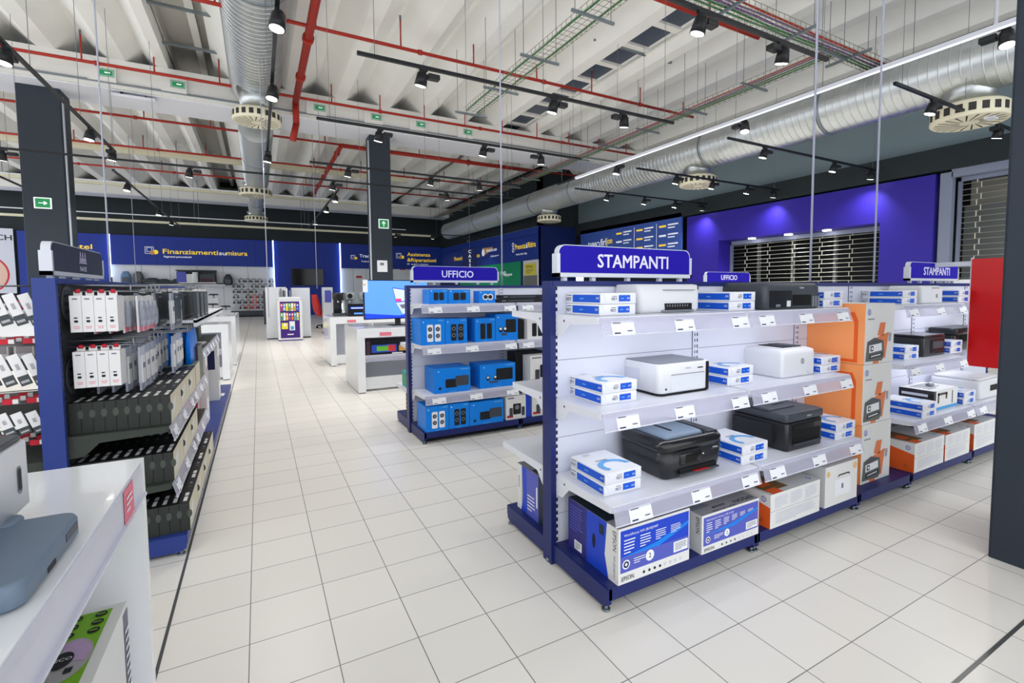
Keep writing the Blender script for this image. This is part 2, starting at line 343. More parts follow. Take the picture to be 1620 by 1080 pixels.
# columns
def column(x0, x1, y0, y1, z1, label, arrow=None):
    t = thing('column', label, 'column', ((x0+x1)/2, (y0+y1)/2, 0)); a = (x1-x0)/2; b = (y1-y0)/2
    m = MB(); m.rr([(-a, a, -b, b, 0, .015), (-a, a, -b, b, z1, .015)], 'pillar_grey', 2, False); m.obj('shaft', t)
    return t
column(-4.16, -3.42, 13.6, 14.3, 6.08, 'dark grey square column at the left behind the hook display')
column(3.42, 4.02, 13.6, 14.2, 6.08, 'dark grey column in the middle distance behind the television screen')
column(3.68, 4.40, -1.7, -.905, 7.0, 'near dark grey column cropped by the right edge of the photo')
def exit_sign(loc, w, h, kind, label):
    t = thing('exit_sign', label, 'exit sign', loc)
    m = MB(); m.box(-w/2, w/2, -.02, 0, -h/2, h/2, 'exit_white'); m.obj('plate', t)
    F = Face((-w/2, -.021, -h/2), (1,0,0), (0,0,1), w, h); m = MB(); g = .08*w
    m.rect(F, g, w-g, g, h-g, 'exit_green'); c, d = w/2, h/2; s = h*.3
    if kind == 'right': m.poly(F, [(c-s, d-.12*s), (c+.35*s, d-.12*s), (c+.1*s, d-.5*s), (c+.5*s, d-.5*s), (c+1.1*s, d), (c+.5*s, d+.5*s), (c+.1*s, d+.5*s), (c+.35*s, d+.12*s), (c-s, d+.12*s)], 'exit_white', .002)
    else: m.poly(F, [(c-.14*s, d-1.0*s), (c+.14*s, d-1.0*s), (c+.14*s, d+.3*s), (c+.6*s, d-.1*s), (c+.6*s, d+.3*s), (c, d+1.0*s), (c-.6*s, d+.3*s), (c-.6*s, d-.1*s), (c-.14*s, d+.3*s)], 'exit_white', .002)
    m.obj('arrow_face', t)
exit_sign((-3.82, 13.6, 3.46), .3, .25, 'right', 'green exit sign with white arrow pointing right on the left column')
exit_sign((3.77, 13.6, 3.46), .3, .28, 'up', 'green exit sign with white arrow pointing up on the middle column')
m = MB(); m.cyl((-3.38, 13.62, 0), (-3.38, 13.62, 5.9), .02, 'pillar_edge'); tag(m.obj('conduit'), 'pale vertical conduit running down the right side of the left column', 'conduit')
m = MB(); m.cyl((3.38, 13.62, 0), (3.38, 13.62, 5.9), .025, 'pillar_edge'); tag(m.obj('conduit'), 'pale vertical conduit running down the left edge of the middle column', 'conduit')
for k, x in enumerate((-4.6, -2.47, -1.15, .49, 1.97, 3.46, 4.75, 6.24)):
    t = thing('emergency_light', 'white emergency light with green panel on the concrete beam, %s from the left' % ORD[k], 'emergency light', (x, 12.9, 6.37))
    m = MB(); m.box(-.3, .2, 0, .1, -.17, .17, 'beam_concrete'); m.obj('housing', t)
    F = Face((-.12, -.002, -.08), (1,0,0), (0,0,1), .3, .18); m = MB(); m.rect(F, 0, .3, 0, .18, 'exit_face'); m.rect(F, .04, .26, .04, .14, 'exit_green', .002); m.rect(F, .12, .22, .08, .11, 'exit_white', .003); m.obj('panel', t)
# cream rails and white light lines under the far ceiling
for k, (y, z, x0, x1, mt, r) in enumerate([(20.2, 6.3, -13, 6.3, 'cream_rail', .09), (25.3, 6.0, -13, 7.0, 'cream_rail', .08), (27.3, 4.7, -13, 9.5, 'cream_rail', .05), (20.2, 5.2, -13, 6.3, 'soffit_white', .02), (25.3, 4.75, -13, 7.5, 'soffit_white', .02)]):
    m = MB(); m.box(x0, x1, y-r, y+r, z-r, z+r, mt)
    for q in range(4): m.cyl((x0+2+q*4.5, y, z), (x0+2+q*4.5, y, 7.6), .01, 'steel_wire', 6)
    tag(m.obj('cable_duct' if k < 3 else 'linear_light'), ['cream cable duct across the hall, nearest of the three', 'cream cable duct across the hall, middle of the three', 'cream cable duct across the hall, lowest and nearest the back wall', 'thin white light line under the nearest cream duct', 'thin white light line under the middle cream duct'][k], 'cable duct' if k < 3 else 'light')
# ---------------------------------------------------------------- sprinkler pipes
def pipe_x(y, z, x0, x1, r, label, drops, dz=.55):
    t = thing('sprinkler_pipe', label, 'pipe', (x0, y, z))
    m = MB(); m.cyl((0,0,0), (x1-x0,0,0), r, 'pipe_red', 10)
    for q in range(int((x1-x0)/3)): m.cyl((1.5+q*3-.04,0,0), (1.5+q*3+.04,0,0), r*1.5, 'pipe_red', 10)
    m.obj('run', t)
    d0 = MB(); d0.cyl((0,0,0), (0,0,dz), .016, 'pipe_red', 8); d0.cyl((0,0,dz), (0,0,dz+.09), .022, 'steel_wire', 8); me = d0.mesh('riser')
    for x in drops:
        o = bpy.data.objects.new('riser', me); COL.objects.link(o); o.parent = t; o.location = (x-x0, 0, 0)
    return t
dr = lambda a, b, s=2.4: [a+s*k for k in range(int((b-a)/s)+1)]
pipe_x(4.7, 6.4, 1.5, 9.2, .035, 'red sprinkler pipe across the ceiling, nearest, at the top of the photo', dr(3, 9))
pipe_x(8.55, 6.4, -13, 11.5, .035, 'red sprinkler pipe across the ceiling, second from the camera', dr(-11.3, 11.5, 1.6))
pipe_x(12.45, 6.4, -13, 13, .035, 'red sprinkler pipe just in front of the concrete beam', dr(-11.5, 13, 1.25))
pipe_x(16.3, 6.4, -13, 13, .035, 'red sprinkler pipe just behind the concrete beam', dr(-11.9, 13, 1.6), .35)
pipe_x(20.0, 6.4, -13, 13, .035, 'red sprinkler pipe second behind the concrete beam', dr(-11.9, 13, 1.8), .35)
pipe_x(23.8, 6.4, -13, 13, .035, 'red sprinkler pipe third behind the concrete beam', dr(-11.9, 13, 1.8), .35)
pipe_x(15.85, 6.25, 2.95, 10.0, .07, 'thick red sprinkler main running right behind the middle column', [])
for k, (x, y0, y1, z, r, lb) in enumerate([(1.41, -4, 12.8, 6.4, .08, 'thick red sprinkler main running away from the camera beside the big duct'), (2.95, 15.85, 26, 6.25, .07, 'thick red sprinkler main running away from the camera behind the beam')]):
    m = MB(); m.cyl((0,y0,0), (0,y1,0), r, 'pipe_red', 14)
    for q in range(int((y1-y0)/2)): m.cyl((0, y0+1+q*2, 0), (0, y0+1.12+q*2, 0), r*1.35, 'pipe_red', 14)
    if k == 0: m.tube([(0,y1,0), (0, y1+.05, -.55), (-.1, y1+.05, -1.0)], r, 'pipe_red', 12)
    tag(m.obj('sprinkler_main', loc=(x, 0, z)), lb, 'pipe')
# ---------------------------------------------------------------- ducts
def duct(x, y0, y1, z, r, label, pitch=.16, taper=None):
    t = thing('spiral_duct', label, 'duct', (x, y0, z)); m = MB(); L = y1-y0; n = 28
    loops = []; q = 0
    while q <= L:
        for d, rr_ in ((0, r), (pitch*.05, r), (pitch*.83, r), (pitch*.87, r+.0005), (pitch*.9, r+.006), (pitch*.96, r+.006), (pitch*.99, r+.0005)):
            if q+d <= L: loops.append([(rr_*math.cos(2*math.pi*k/n), q+d, rr_*math.sin(2*math.pi*k/n)) for k in range(n)])
        q += pitch
    m.grid(loops, 'galvanised', smooth=True); m.obj('tube', t)
    m = MB(); m.cyl((0, -.03, 0), (0, .03, 0), r+.015, 'galvanised_band', 28); me = m.mesh('joint_band')
    for q in range(1, int(L/3)):
        o = bpy.data.objects.new('joint_band', me); COL.objects.link(o); o.parent = t; o.location = (0, q*3, 0)
    return t
duct(.50, -4.5, 12.9, 6.6, .55, 'large galvanised spiral duct overhead running away from the camera to the beam')
duct(.47, 13.0, 20.2, 5.66, .4, 'middle galvanised duct section beyond the concrete beam')
duct(.42, 20.3, 28.5, 5.4, .3, 'thin far galvanised duct section ending near the back wall')
duct(10.5, -5, 27, 5.0, .46, 'long galvanised spiral duct along the right wall', .14)
def diffuser(x, y, z, r, ztop, label, pole=False):
    t = thing('swirl_diffuser', label, 'diffuser', (x, y, z)); m = MB(); n = 32
    C_ = lambda rr_, zz: [(rr_*math.cos(2*math.pi*k/n), rr_*math.sin(2*math.pi*k/n), zz) for k in range(n)]
    m.grid([C_(r*.96, 0), C_(r, .02), C_(r, r*.42), C_(r*.9, r*.5)], 'diffuser_cream', smooth=True); m.obj('drum', t)
    m = MB()
    for k in range(20):
        a = 2*math.pi*k/20; b = a+.18
        p = [(r*1.004*math.cos(q), r*1.004*math.sin(q)) for q in (a, b)]
        m.face([(p[0][0],p[0][1],r*.12), (p[1][0],p[1][1],r*.12), (p[1][0],p[1][1],r*.36), (p[0][0],p[0][1],r*.36)], 'slot_dark')
        p = [(q[0]*math.cos(q[1]), q[0]*math.sin(q[1])) for q in ((r*.25,a), (r*.88,a+.25), (r*.88,a+.31), (r*.25,a+.1))]
        m.face([(q[0], q[1], -.003) for q in p][::-1], 'slot_dark')
    m.obj('slot', t)['kind'] = 'stuff'
    m = MB(); m.cyl((0,0,r*.5), (0,0,ztop-z), r*.62, 'galvanised', 20, r2=r*.8); m.obj('neck', t)
    if pole: m = MB(); m.cyl((-.02,-r*.55,-.02), (-.02,-r*.55,3), .03, 'white_metal'); m.box(-.12, .08, -r*.55-.06, -r*.55+.06, -.03, .06, 'white_metal'); m.obj('hanger_pole', t)
diffuser(.50, 11.9, 5.45, .52, 6.2, 'cream swirl diffuser on the overhead duct in front of the beam')
diffuser(.42, 20.0, 5.05, .55, 5.5, 'cream swirl diffuser at the end of the middle duct section')
diffuser(.42, 26.2, 4.85, .5, 5.3, 'cream swirl diffuser on the farthest duct section')
diffuser(10.6, 1.75, 4.12, .52, 4.8, 'cream swirl diffuser under the right duct, nearest, with a white pole', True)
diffuser(10.6, 7.5, 4.15, .48, 4.8, 'cream swirl diffuser under the right duct, middle one')
diffuser(10.6, 15.2, 4.15, .48, 4.8, 'cream swirl diffuser under the right duct, farthest, above the blue wall band')
# ---------------------------------------------------------------- cable trays
def tray(a, b, label, cab=('tray_green',)):
    a = Vector(a); b = Vector(b); d = b-a; L = d.length; ang = math.atan2(d.y, d.x)
    t = thing('cable_tray', label, 'cable tray', a, ang)
    m = MB()
    for s in (-.2, -.1, 0, .1, .2): m.cyl((0,s,0), (L,s,0), .004, 'tray_wire', 5)
    for s in (-.2, .2): m.cyl((0,s,.08), (L,s,.08), .005, 'tray_wire', 5)
    for q in range(int(L/.14)): m.box(q*.14, q*.14+.006, -.2, .2, -.003, .003, 'tray_wire'); m.box(q*.14, q*.14+.006, -.203, -.197, 0, .08, 'tray_wire'); m.box(q*.14, q*.14+.006, .197, .203, 0, .08, 'tray_wire')
    m.obj('wire_basket', t)
    for k, c in enumerate(cab):
        m = MB(); yy = -.14+.28*k/max(1, len(cab)-1)
        m.tube([(L*q/16, yy+.012*random.uniform(-1,1), .025) for q in range(17)], .016, c, 6); m.obj('cable_bundle', t)
    m = MB(); m.box(0, .04, -.4, .4, -.05, -.01, 'galvanised_band'); m.cyl((.02, -.34, -.03), (.02, -.34, 1.7), .006, 'steel_wire', 5); m.cyl((.02, .34, -.03), (.02, .34, 1.7), .006, 'steel_wire', 5)
    me = m.mesh('bracket')
    for q in range(int(L/1.6)+1):
        o = bpy.data.objects.new('bracket', me); COL.objects.link(o); o.parent = t; o.location = (q*1.6, 0, 0)
    return t
tray((5.05, -2, 5.6), (4.9, 9.2, 5.6), 'narrow wire cable tray with green cables left of the roof light', ('tray_green', 'tray_green'))
tray((9.4, 3.3, 5.6), (9.38, 26, 5.6), 'long wire cable tray with green and purple cables running along the hall', ('tray_green', 'tray_green', 'tray_purple', 'pipe_red'))
tray((5.0, 3.28, 5.62), (12.2, 3.3, 5.62), 'wire cable tray with green, purple and red cables crossing the upper right', ('pipe_red', 'tray_purple', 'tray_purple', 'tray_green', 'tray_green'))
# short steel bars across the roof lights
for k, (x0, x1, y, z) in enumerate([(-1.5, .2, 8.9, 7.0), (-1.5, .2, 10.4, 7.0), (-1.5, .2, 12.2, 7.0), (7.0, 9.3, 7.2, 6.9), (7.0, 9.3, 10.4, 6.9)]):
    m = MB(); m.box(x0, x1, y-.03, y+.03, z, z+.05, 'galvanised_band')
    for x in (x0+.1, x1-.1): m.cyl((x,y,z), (x,y,7.7), .008, 'steel_wire', 5)
    tag(m.obj('support_bar'), 'grey steel support bar hung under the %s roof light, %s from the camera' % (('left', ORD[k]) if k < 3 else ('right', ORD[k-3])), 'bar')
# ---------------------------------------------------------------- lighting tracks and spotlights
SPOT_T = 4.2
def track(axis, c, a, b, label, z=SPOT_T, led=False):
    t = thing('lighting_track', label, 'lighting track', (a, c, z) if axis == 'x' else (c, a, z), 0 if axis == 'x' else math.pi/2)
    L = b-a; m = MB(); m.box(0, L, -.02, .02, -.02, .02, 'track_black'); m.obj('rail', t)
    m = MB(); n = max(2, int(L/2)+1); m.cyl((0, 0, .02), (0, 0, 7.13-z), .004, 'steel_wire', 5); me = m.mesh('hanging_wire')
    for q in range(n):
        o = bpy.data.objects.new('hanging_wire', me); COL.objects.link(o); o.parent = t; o.location = (.2+(L-.4)*q/(n-1), 0, 0)
    if led: m = MB(); m.box(0, L-1, .07, .13, -.06, -.01, 'white_metal'); m.box(0, L-1, .075, .125, -.065, -.06, 'led_white'); m.obj('linear_light', t)
    return t
protos = {}
def spotlight(x, y, z, label, tilt=0, yaw=0, side=1, power=1):
    t = thing('track_spotlight', label, 'spotlight', (x, y, z), yaw)
    if not protos:
        m = MB(); m.cyl((0,0,-.02), (0,0,-.1), .014, 'spot_black', 8); m.box(-.05,.05,-.02,.02,-.045,-.02,'spot_black'); protos['stem'] = m.mesh('stem')
        m = MB(); m.cyl((0,0,.08), (0,0,-.07), .062, 'spot_black', 20, r2=.078); m.cyl((0,0,.11), (0,0,.08), .045, 'spot_black', 16); protos['head'] = m.mesh('head')
        m = MB(); m.cyl((0,0,-.068), (0,0,-.073), .066, 'lamp_face', 20); protos['lens'] = m.mesh('lens')
        m = MB(); m.rbox(.05, .2, -.05, .05, -.03, .03, .012, 'spot_black'); protos['driver_box'] = m.mesh('driver_box')
    h = None
    for k in ('stem', 'driver_box', 'head'):
        o = bpy.data.objects.new(k, protos[k]); COL.objects.link(o); o.parent = t
        if k == 'head': o.location = (-.03*side, 0, -.16); o.rotation_euler = (tilt, .12*side, 0); h = o
        if k == 'driver_box': o.location = (0, 0, -.1); o.scale = (side, 1, 1)
    o = bpy.data.objects.new('lens', protos['lens']); COL.objects.link(o); o.parent = h
    if power:
        if 'L' not in protos:
            l = bpy.data.lights.new('lamp', 'SPOT'); l.energy = SPOT_W; l.spot_size = 2.1; l.spot_blend = .9; l.shadow_soft_size = .07; l.color = (1, .98, .95); protos['L'] = l
        o = bpy.data.objects.new('lamp', protos['L']); COL.objects.link(o); o.parent = h; o.location = (0,0,-.09)
TR = [('x', 4.29, 1.48, 6.52, 'black lighting track across the upper middle, nearest of the middle group', [2.27, 4.19, 5.44], 'on the nearest middle track'),
 ('x', 6.9, 1.29, 6.44, 'black lighting track across the middle just in front of the middle column', [2.29, 4.22, 5.43], 'on the track by the middle column top'),
 ('x', 9.9, 1.44, 6.5, 'black lighting track across the middle, third from the camera', [2.24, 4.13, 5.34], 'on the third middle track'),
 ('x', 11.6, -8, 7.2, 'very long black lighting track across the whole left and middle', [-3.79, -.83, 2.13, 5.07], 'on the very long cross track'),
 ('x', 4.4, 8.0, 13.2, 'black lighting track at the right over the purple portal', [9.06, 11.42, 12.9], 'on the track over the purple portal'),
 ('x', 6.95, 8.02, 13.2, 'black lighting track at the right, second over the purple portal', [9.28, 10.53, 11.88, 12.95], 'on the second right track'),
 ('x', 9.5, 8.03, 13.2, 'black lighting track at the right in front of the directory board', [9.15, 10.54, 11.79, 12.95], 'on the track before the directory board'),
 ('x', 1.65, 7.99, 12.3, 'black lighting track at the far right beside the near diffuser', [9.09, 11.42], 'on the far right track by the near column'),
 ('x', 1.7, 3.0, 6.5, 'thick black lighting track at the top right below the cable tray', [4.33, 5.6], 'at the top right below the cable tray'),
 ('y', .635, .5, 9.75, 'black lighting track running away under the big overhead duct', [3.69, 5.7, 9.3], 'under the big overhead duct'),
 ('y', -1.99, .5, 10.9, 'black lighting track running away at the upper left', [5.99, 9.19, 10.6], 'on the upper left track'),
 ('y', -2.4, 12.8, 24, 'black lighting track far left beyond the beam', [14.2, 18.8, 21.5], 'on the far left track beyond the beam'),
 ('y', 7.35, -2.5, 9.3, 'long black track with a white light line at the upper right', [.32, 3.56, 6.81], 'on the long upper right track'),
 ('y', 2.39, 12.7, 22, 'black lighting track in the middle beyond the beam', [13.4, 15.5, 18.8], 'on the middle track beyond the beam'),
 ('y', -4.9, 10.5, 18, 'black lighting track at the far left edge', [11.8, 14.5], 'on the far left edge track'),
 ('x', 22.0, 5.5, 10.8, 'dark lighting track before the blue right wall band', [6.2, 8.0, 9.8], 'before the far blue right wall')]
for ax, c, a, b, lb, xs_, wh in TR:
    track(ax, c, a, b, lb, led=(c == 7.35))
    for i, q in enumerate(xs_):
        side = -1 if i == len(xs_)-1 else 1
        spotlight(*((q, c) if ax == 'x' else (c, q)), SPOT_T, 'black track spotlight %s, %s from the %s' % (wh, ORD[i], 'left' if ax == 'x' else 'camera'), tilt=.25 if ax == 'x' else .15, yaw=0 if ax == 'x' else math.pi/2, side=side)
for k, (x, y, z0, lb) in enumerate([(2.7, 2.97, 1.47, 'thin grey cable dropping from the ceiling to the office shelving'), (4.0, .30, 1.47, 'pale grey cable dropping to the printer shelving, left of two'), (4.9, .30, 1.47, 'pale grey cable dropping to the printer shelving, right of two'), (.55, 9.3, .9, 'thin vertical cable in front of the financing sign, right of two'), (-3.3, 20, .9, 'thin vertical cable in front of the financing sign, left of two'), (1.97, 14.8, 1.5, 'thin vertical cable left of the middle column'), (-1.2, 6.0, 1.4, 'thin vertical cable above the hook display')]):
    m = MB(); m.cyl((0,0,0), (0,0,7.13-z0), .008 if k < 3 else .009, 'wire_pale', 8); tag(m.obj('hanging_cable', loc=(x,y,z0)), lb, 'cable')
# small projector-like box under the beam
m = MB(); m.box(-.4, .4, -.15, .15, 0, .06, 'soffit_white'); m.box(-.25, -.2, -.1, .1, .06, .12, 'track_black'); m.tube([(.3,0,.06), (.1,0,.2), (-.3,0,.25), (.4,0,.22)], .012, 'track_black', 6); tag(m.obj('junction_box', loc=(-2.0, 13.2, 5.95)), 'white junction box with black cable loops under the concrete beam', 'junction box')
# ================================================================ GONDOLA SHELVING
def gondola(label, loc, rz, bays, shelves, back=(), H=1.462, dark=False, blue='navy_metal', tags=True):
    """local x along the run, front faces local -y; shelves: (bay, z, depth)"""
    t = thing('shelving_gondola', label, 'shelving', loc, rz)
    xs = [0]
    for b in bays: xs.append(xs[-1]+b)
    L = xs[-1]; pm = 'panel_dark' if dark else 'panel_white'
    up = MB(); up.box(-.015, .015, -.042, .042, 0, H, blue)
    for q in range(int(H/.035)):
        for s in (-1, 1): up.box(.016, .024, s*.043-.001, s*.043+.001, .12+q*.035, .138+q*.035, 'dark_kick') if .12+q*.035 < H-.03 else None
    up.cyl((0,0,.0), (0,0,.02), .02, 'galvanised_band', 10)
    ume = up.mesh('upright'); u2 = ume
    if not dark:
        up.box(-.0165, .0165, -.0435, -.0415, .11, H-.026, 'panel_white'); up.box(-.0165, .0165, .0415, .0435, .11, H-.026, 'panel_white')
        for q in range(int(H/.035)):
            if .12+q*.035 < H-.03: up.box(-.003, .003, -.0442, -.0434, .12+q*.035, .138+q*.035, 'ink_navy')
        u2 = up.mesh('upright')
    for x in xs:
        o = bpy.data.objects.new('upright', u2 if 0 < x < L else ume); COL.objects.link(o); o.parent = t; o.location = (x if x < L else L-.015, 0, 0)
    for i, b in enumerate(bays):
        m = MB(); x0, x1 = xs[i]+.016, xs[i+1]-.016
        m.box(x0, x1, -.034, .034, .1, H-.026, 'seam')
        zs = [.1, .26, .66, 1.06, H-.026]
        for a, c in zip(zs, zs[1:]): m.box(x0+.001, x1-.001, -.037, .037, a+.0015, c-.0015, pm)
        m.obj('back_panel', t)
        # base with feet
        for s in (-1, 1):
            m = MB(); y0 = s*.042; y1 = s*.5
            m.box(x0-.0118, x1+.0118, y0, y1-s*.0122, .088, .1102, blue); m.box(x0-.012, x1+.012, y1-s*.012, y1, .055, .11, blue)
            m.box(x0, x1, y1-s*.09, y1-s*.07, .01, .07, 'dark_kick')
            for xx in (xs[i], xs[i+1]-.02):
                pr = [(y0, .02), (y1-s*.03, .02), (y1-s*.005, .035), (y1-s*.005, .052), (y1, .058), (y1, .108), (y0, .108)]
                m.prism([(p[0], p[1]) for p in (pr if s > 0 else pr[::-1])], 'x', xx-.004, xx+.02, blue)
                m.cyl((xx+.01, y1-s*.03, 0), (xx+.01, y1-s*.03, .03), .009, 'galvanised_band', 8); m.cyl((xx+.01, y1-s*.03, 0), (xx+.01, y1-s*.03, .008), .02, 'galvanised_band', 10)
            m.obj('base', t)
    m = MB(); m.box(0, L, -.045, .045, H-.026, H, 'rail_blue' if not dark else blue); m.obj('top_rail', t)
    for side, lst in ((-1, shelves), (1, back)):
        for (i, z, d) in lst:
            x0, x1 = xs[i]+.02, xs[i+1]-.012; s = side; col = 'white_metal' if not dark else 'bracket_green'
            m = MB(); m.box(x0, x1, s*.037, s*(d-.0121), z-.022, z, col); m.box(x0, x1, s*(d-.012), s*d, z-.03, z, col)
            for xx in (x0-.004, x1+.001):
                pr = [(s*.037, z-.11), (s*.10, z-.105), (s*.16, z-.045), (s*(d-.01), z-.032), (s*(d-.01), z-.001), (s*.037, z-.001)]
                m.prism(pr if s > 0 else pr[::-1], 'x', xx, xx+.004, col)
                m.cyl((xx-.001, s*.12, z-.03), (xx, s*.12, z-.03), .006, 'slot_dark', 8)
            sh = m.obj('shelf', t)
            if tags and s < 0:
                m = MB(); m.prism([(-d-.003, z-.004), (-d-.006, z-.004), (-d-.026, z-.078), (-d-.023, z-.078)][::-1], 'x', x0, x1, 'price_rail')
                m.box(x0, x1, -d-.028, -d-.02, z-.083, z-.077, 'price_frame'); m.obj('price_rail', sh)
                n = 3 if bays[i] > .9 else 2
                for k in range(n):
                    m = MB(); u = x0+.06+(x1-x0-.2)*k/(n-1)*(1 if n > 1 else 0)+random.uniform(-.02, .02); w_ = .13
                    F = Face((u, -d-.0245, z-.078), (1,0,0), Vector((0,.02,.066)).normalized(), w_, .062)
                    m.rect(F, 0, w_, -.006, .06, 'paper', .003); m.rect(F, .01, .055, .048, .054, 'ink_grey', .004); m.rect(F, .01, .045, .002, .008, 'ink_navy', .004); m.rect(F, .085, .115, .01, .016, 'ink_grey', .004)
                    m.obj('price_label', sh)
    return t
def topper(text, x, y, z, rz, label, w=.95, h=.165, dark=False):
    t = thing('header_sign', label, 'sign', (x, y, z), rz)
    m = MB(); r = .04; n = 6; f = .02
    def outline(a, b, c, d, rr_):
        p = [(b, c), (b, d-rr_)] + [(b-rr_+rr_*math.cos(q*math.pi/2/n), d-rr_+rr_*math.sin(q*math.pi/2/n)) for q in range(1, n+1)] + [(a+rr_-rr_*math.sin(q*math.pi/2/n), d-rr_+rr_*math.cos(q*math.pi/2/n)) for q in range(0, n+1)] + [(a, c)]
        return p
    m.prism(outline(f*.5, w-f*.5, .02, h, r)[::-1], 'y', -.018, .018, 'sign_frame')
    m.box(0, f, -.024, .024, 0, h*.72, 'sign_frame'); m.box(w-f*.6, w, -.024, .024, 0, h*.72, 'sign_frame'); m.box(0, w, -.024, .024, 0, .02, 'sign_frame')
    for q in (.06, .25, .5, .75, .92): m.box(w*q-.012, w*q+.012, -.012, .012, -.02, 0, 'sign_frame')
    m.obj('frame', t)
    m = MB(); F = Face((0, -.019, 0), (1,0,0), (0,0,1), w, h); B = Face((w, .019, 0), (-1,0,0), (0,0,1), w, h)
    for Q in (F, B): m.poly(Q, outline(f*.8, w-f*.8, .022, h-.004, r), 'sign_dark' if dark else 'sign_blue')
    m.obj('face', t)
    m = MB()
    if not dark: m.text(F, text, w*(.27 if len(text) > 7 else .33), h*.32, h*.44, 'sign_text', w=w*(.53 if len(text) > 7 else .36))
    else:
        c = w*.54
        m.text(F, text, c-.06, .035, .028, 'sign_text', w=.12)
        for k in (-1, 0, 1):
            x0 = c+k*.042
            m.poly(F, [(x0-.024, .075), (x0-.018, .075), (x0, .13), (x0, .142), (x0-.003, .142)], 'sign_text', .003); m.poly(F, [(x0+.018, .075), (x0+.024, .075), (x0+.003, .142), (x0, .142), (x0, .13)], 'sign_text', .003)
        for z_ in (.08, .09, .1): m.rect(F, c-.06, c+.06, z_, z_+.004, 'sign_text', .0035)
    m.obj('lettering', t)
    return t
G1 = gondola('long navy and white double-sided shelving that carries the printers', (1.66, .225, 0), 0, [1.0, 1.0, .67, 1.0, 1.02, .6],
    [(0, .475, .5), (1, .475, .5), (3, .475, .48), (4, .475, .48), (0, .87, .42), (1, .87, .42), (3, .87, .42), (4, .87, .24), (0, 1.295, .40), (1, 1.295, .40), (3, 1.295, .40), (4, 1.295, .24)],
    [(0, .475, .6), (0, .87, .46), (0, 1.295, .46), (1, .475, .6), (1, .87, .46), (1, 1.295, .46)])
topper('STAMPANTI', 1.695, .225, 1.483, 0, 'violet header sign reading STAMPANTI, larger one at the near end of the printer shelving')
topper('STAMPANTI', 5.28, .225, 1.483, 0, 'violet header sign reading STAMPANTI, smaller one farther along the printer shelving')
G2 = gondola('navy and white shelving with blue speaker cartons in the middle distance', (1.66, 2.97, 0), 0, [1.0, 1.0, 1.0, 1.0, 1.0],
    [(i, z, d) for i in range(5) for z, d in ((.445, .47), (.905, .41), (1.29, .40))], [(i, z, d) for i in range(2) for z, d in ((.40, .6), (.87, .4))], H=1.47)
topper('UFFICIO', 1.70, 2.97, 1.50, 0, 'violet header sign reading UFFICIO above the blue speaker cartons')
topper('UFFICIO', 5.85, 2.97, 1.50, 0, 'violet header sign reading UFFICIO seen just right of the big STAMPANTI sign')
G3 = gondola('blue and dark shelving on the left with hanging packs and black keyboard cartons', (-.50, 1.27, 0), math.pi/2, [1.0]*5,
    [(i, z, .44) for i in range(2) for z in (.705, .395)]+[(2, .9, .42), (3, .9, .42)], [(i, .6, .4) for i in range(2)], H=1.485, dark=True, blue='blue_metal', tags=True)
topper('NASE', -.5, 1.30, 1.50, math.pi/2, 'dark header sign with three white peaks above the left shelving', w=.92, dark=True)
# LED strips under the printer shelves (real lamps of the display)
for k, (bx, z, d) in enumerate([(1.68, 1.265, .37), (2.68, 1.265, .37), (1.68, .84, .38), (2.68, .84, .38), (4.35, 1.265, .37), (4.35, .84, .38), (5.12, 1.265, .20), (5.12, .84, .20)]):
    t = thing('shelf_light', 'slim white light strip under the %s shelf of the %s printer bay' % ('top' if z > 1 else 'middle', ['first','second','first','second','fourth','fourth','fifth','fifth'][k]), 'light', (bx+.49, .225-d+.02, z))
    m = MB(); m.box(-.45, .45, -.01, .01, 0, .008, 'plastic_white'); m.box(-.44, .44, -.008, .008, -.002, 0, 'led_white'); m.obj('housing', t)
    l = bpy.data.lights.new('strip_lamp', 'AREA'); l.shape = 'RECTANGLE'; l.size = .9; l.size_y = .02; l.energy = STRIP_W; l.color = (.93, .94, 1)
    o = bpy.data.objects.new('strip_lamp', l); COL.objects.link(o); o.parent = t; o.location = (0, 0, -.006); o.rotation_euler = (.7, 0, 0)
# ================================================================ PAPER REAMS
def ream_mesh():
    m = MB(); W, D, H = .212, .285, .052
    m.rbox(0, W, 0, D, 0, H, .003, 'ream_white', .002); f = faces(0, W, 0, D, 0, H)
    F = f['F']; m.rect(F, .105, .175, .012, .042, 'ream_blue'); m.text(F, 'REY', .062, .018, .014, 'ink_navy', w=.032); m.rect(F, .066, .094, .035, .038, 'ink_grey'); m.rect(F, .118, .135, .024, .029, 'ream_sky', .0012); m.text(F, 'A4', .152, .022, .011, 'ream_white')
    m.poly(F, [(.004,.05), (.02,.03), (.026,.01), (.022,.03), (.008,.05)], 'paper_grey')
    L = f['L']; m.rect(L, .058, .277, .008, .044, 'ream_blue'); m.text(L, 'REY', .008, .014, .018, 'ink_navy', w=.042); m.rect(L, .008, .05, .038, .043, 'ink_grey'); m.rect(L, .12, .15, .022, .028, 'ream_sky', .0012); m.text(L, 'A4', .25, .022, .014, 'ream_white')
    T = f['T']; m.ring(T, .115, .075, .058, .088, 'ream_sky', 0, 215, sv=.9); m.text(T, 'REY', .05, .24, .018, 'ink_grey'); m.rect(T, .06, .13, .155, .165, 'ink_grey')
    return m.mesh('paper_ream')
RM = ream_mesh()
def reams(x, y, z, where, rz=0, n=2):
    for k in range(n):
        o = bpy.data.objects.new('paper_ream', RM); COL.objects.link(o); o.location = (x+.004*k, y-.003*k, z+.053*k); o.rotation_euler = (0, 0, rz+.02*k)
        tag(o, '%s paper ream %s' % ('lower' if k == 0 else 'upper', where), 'paper ream', 'reams of paper between the printers')
reams(1.712, -.175, .476, 'on the lowest shelf nearest the camera, left of the curved black printer', -.02)
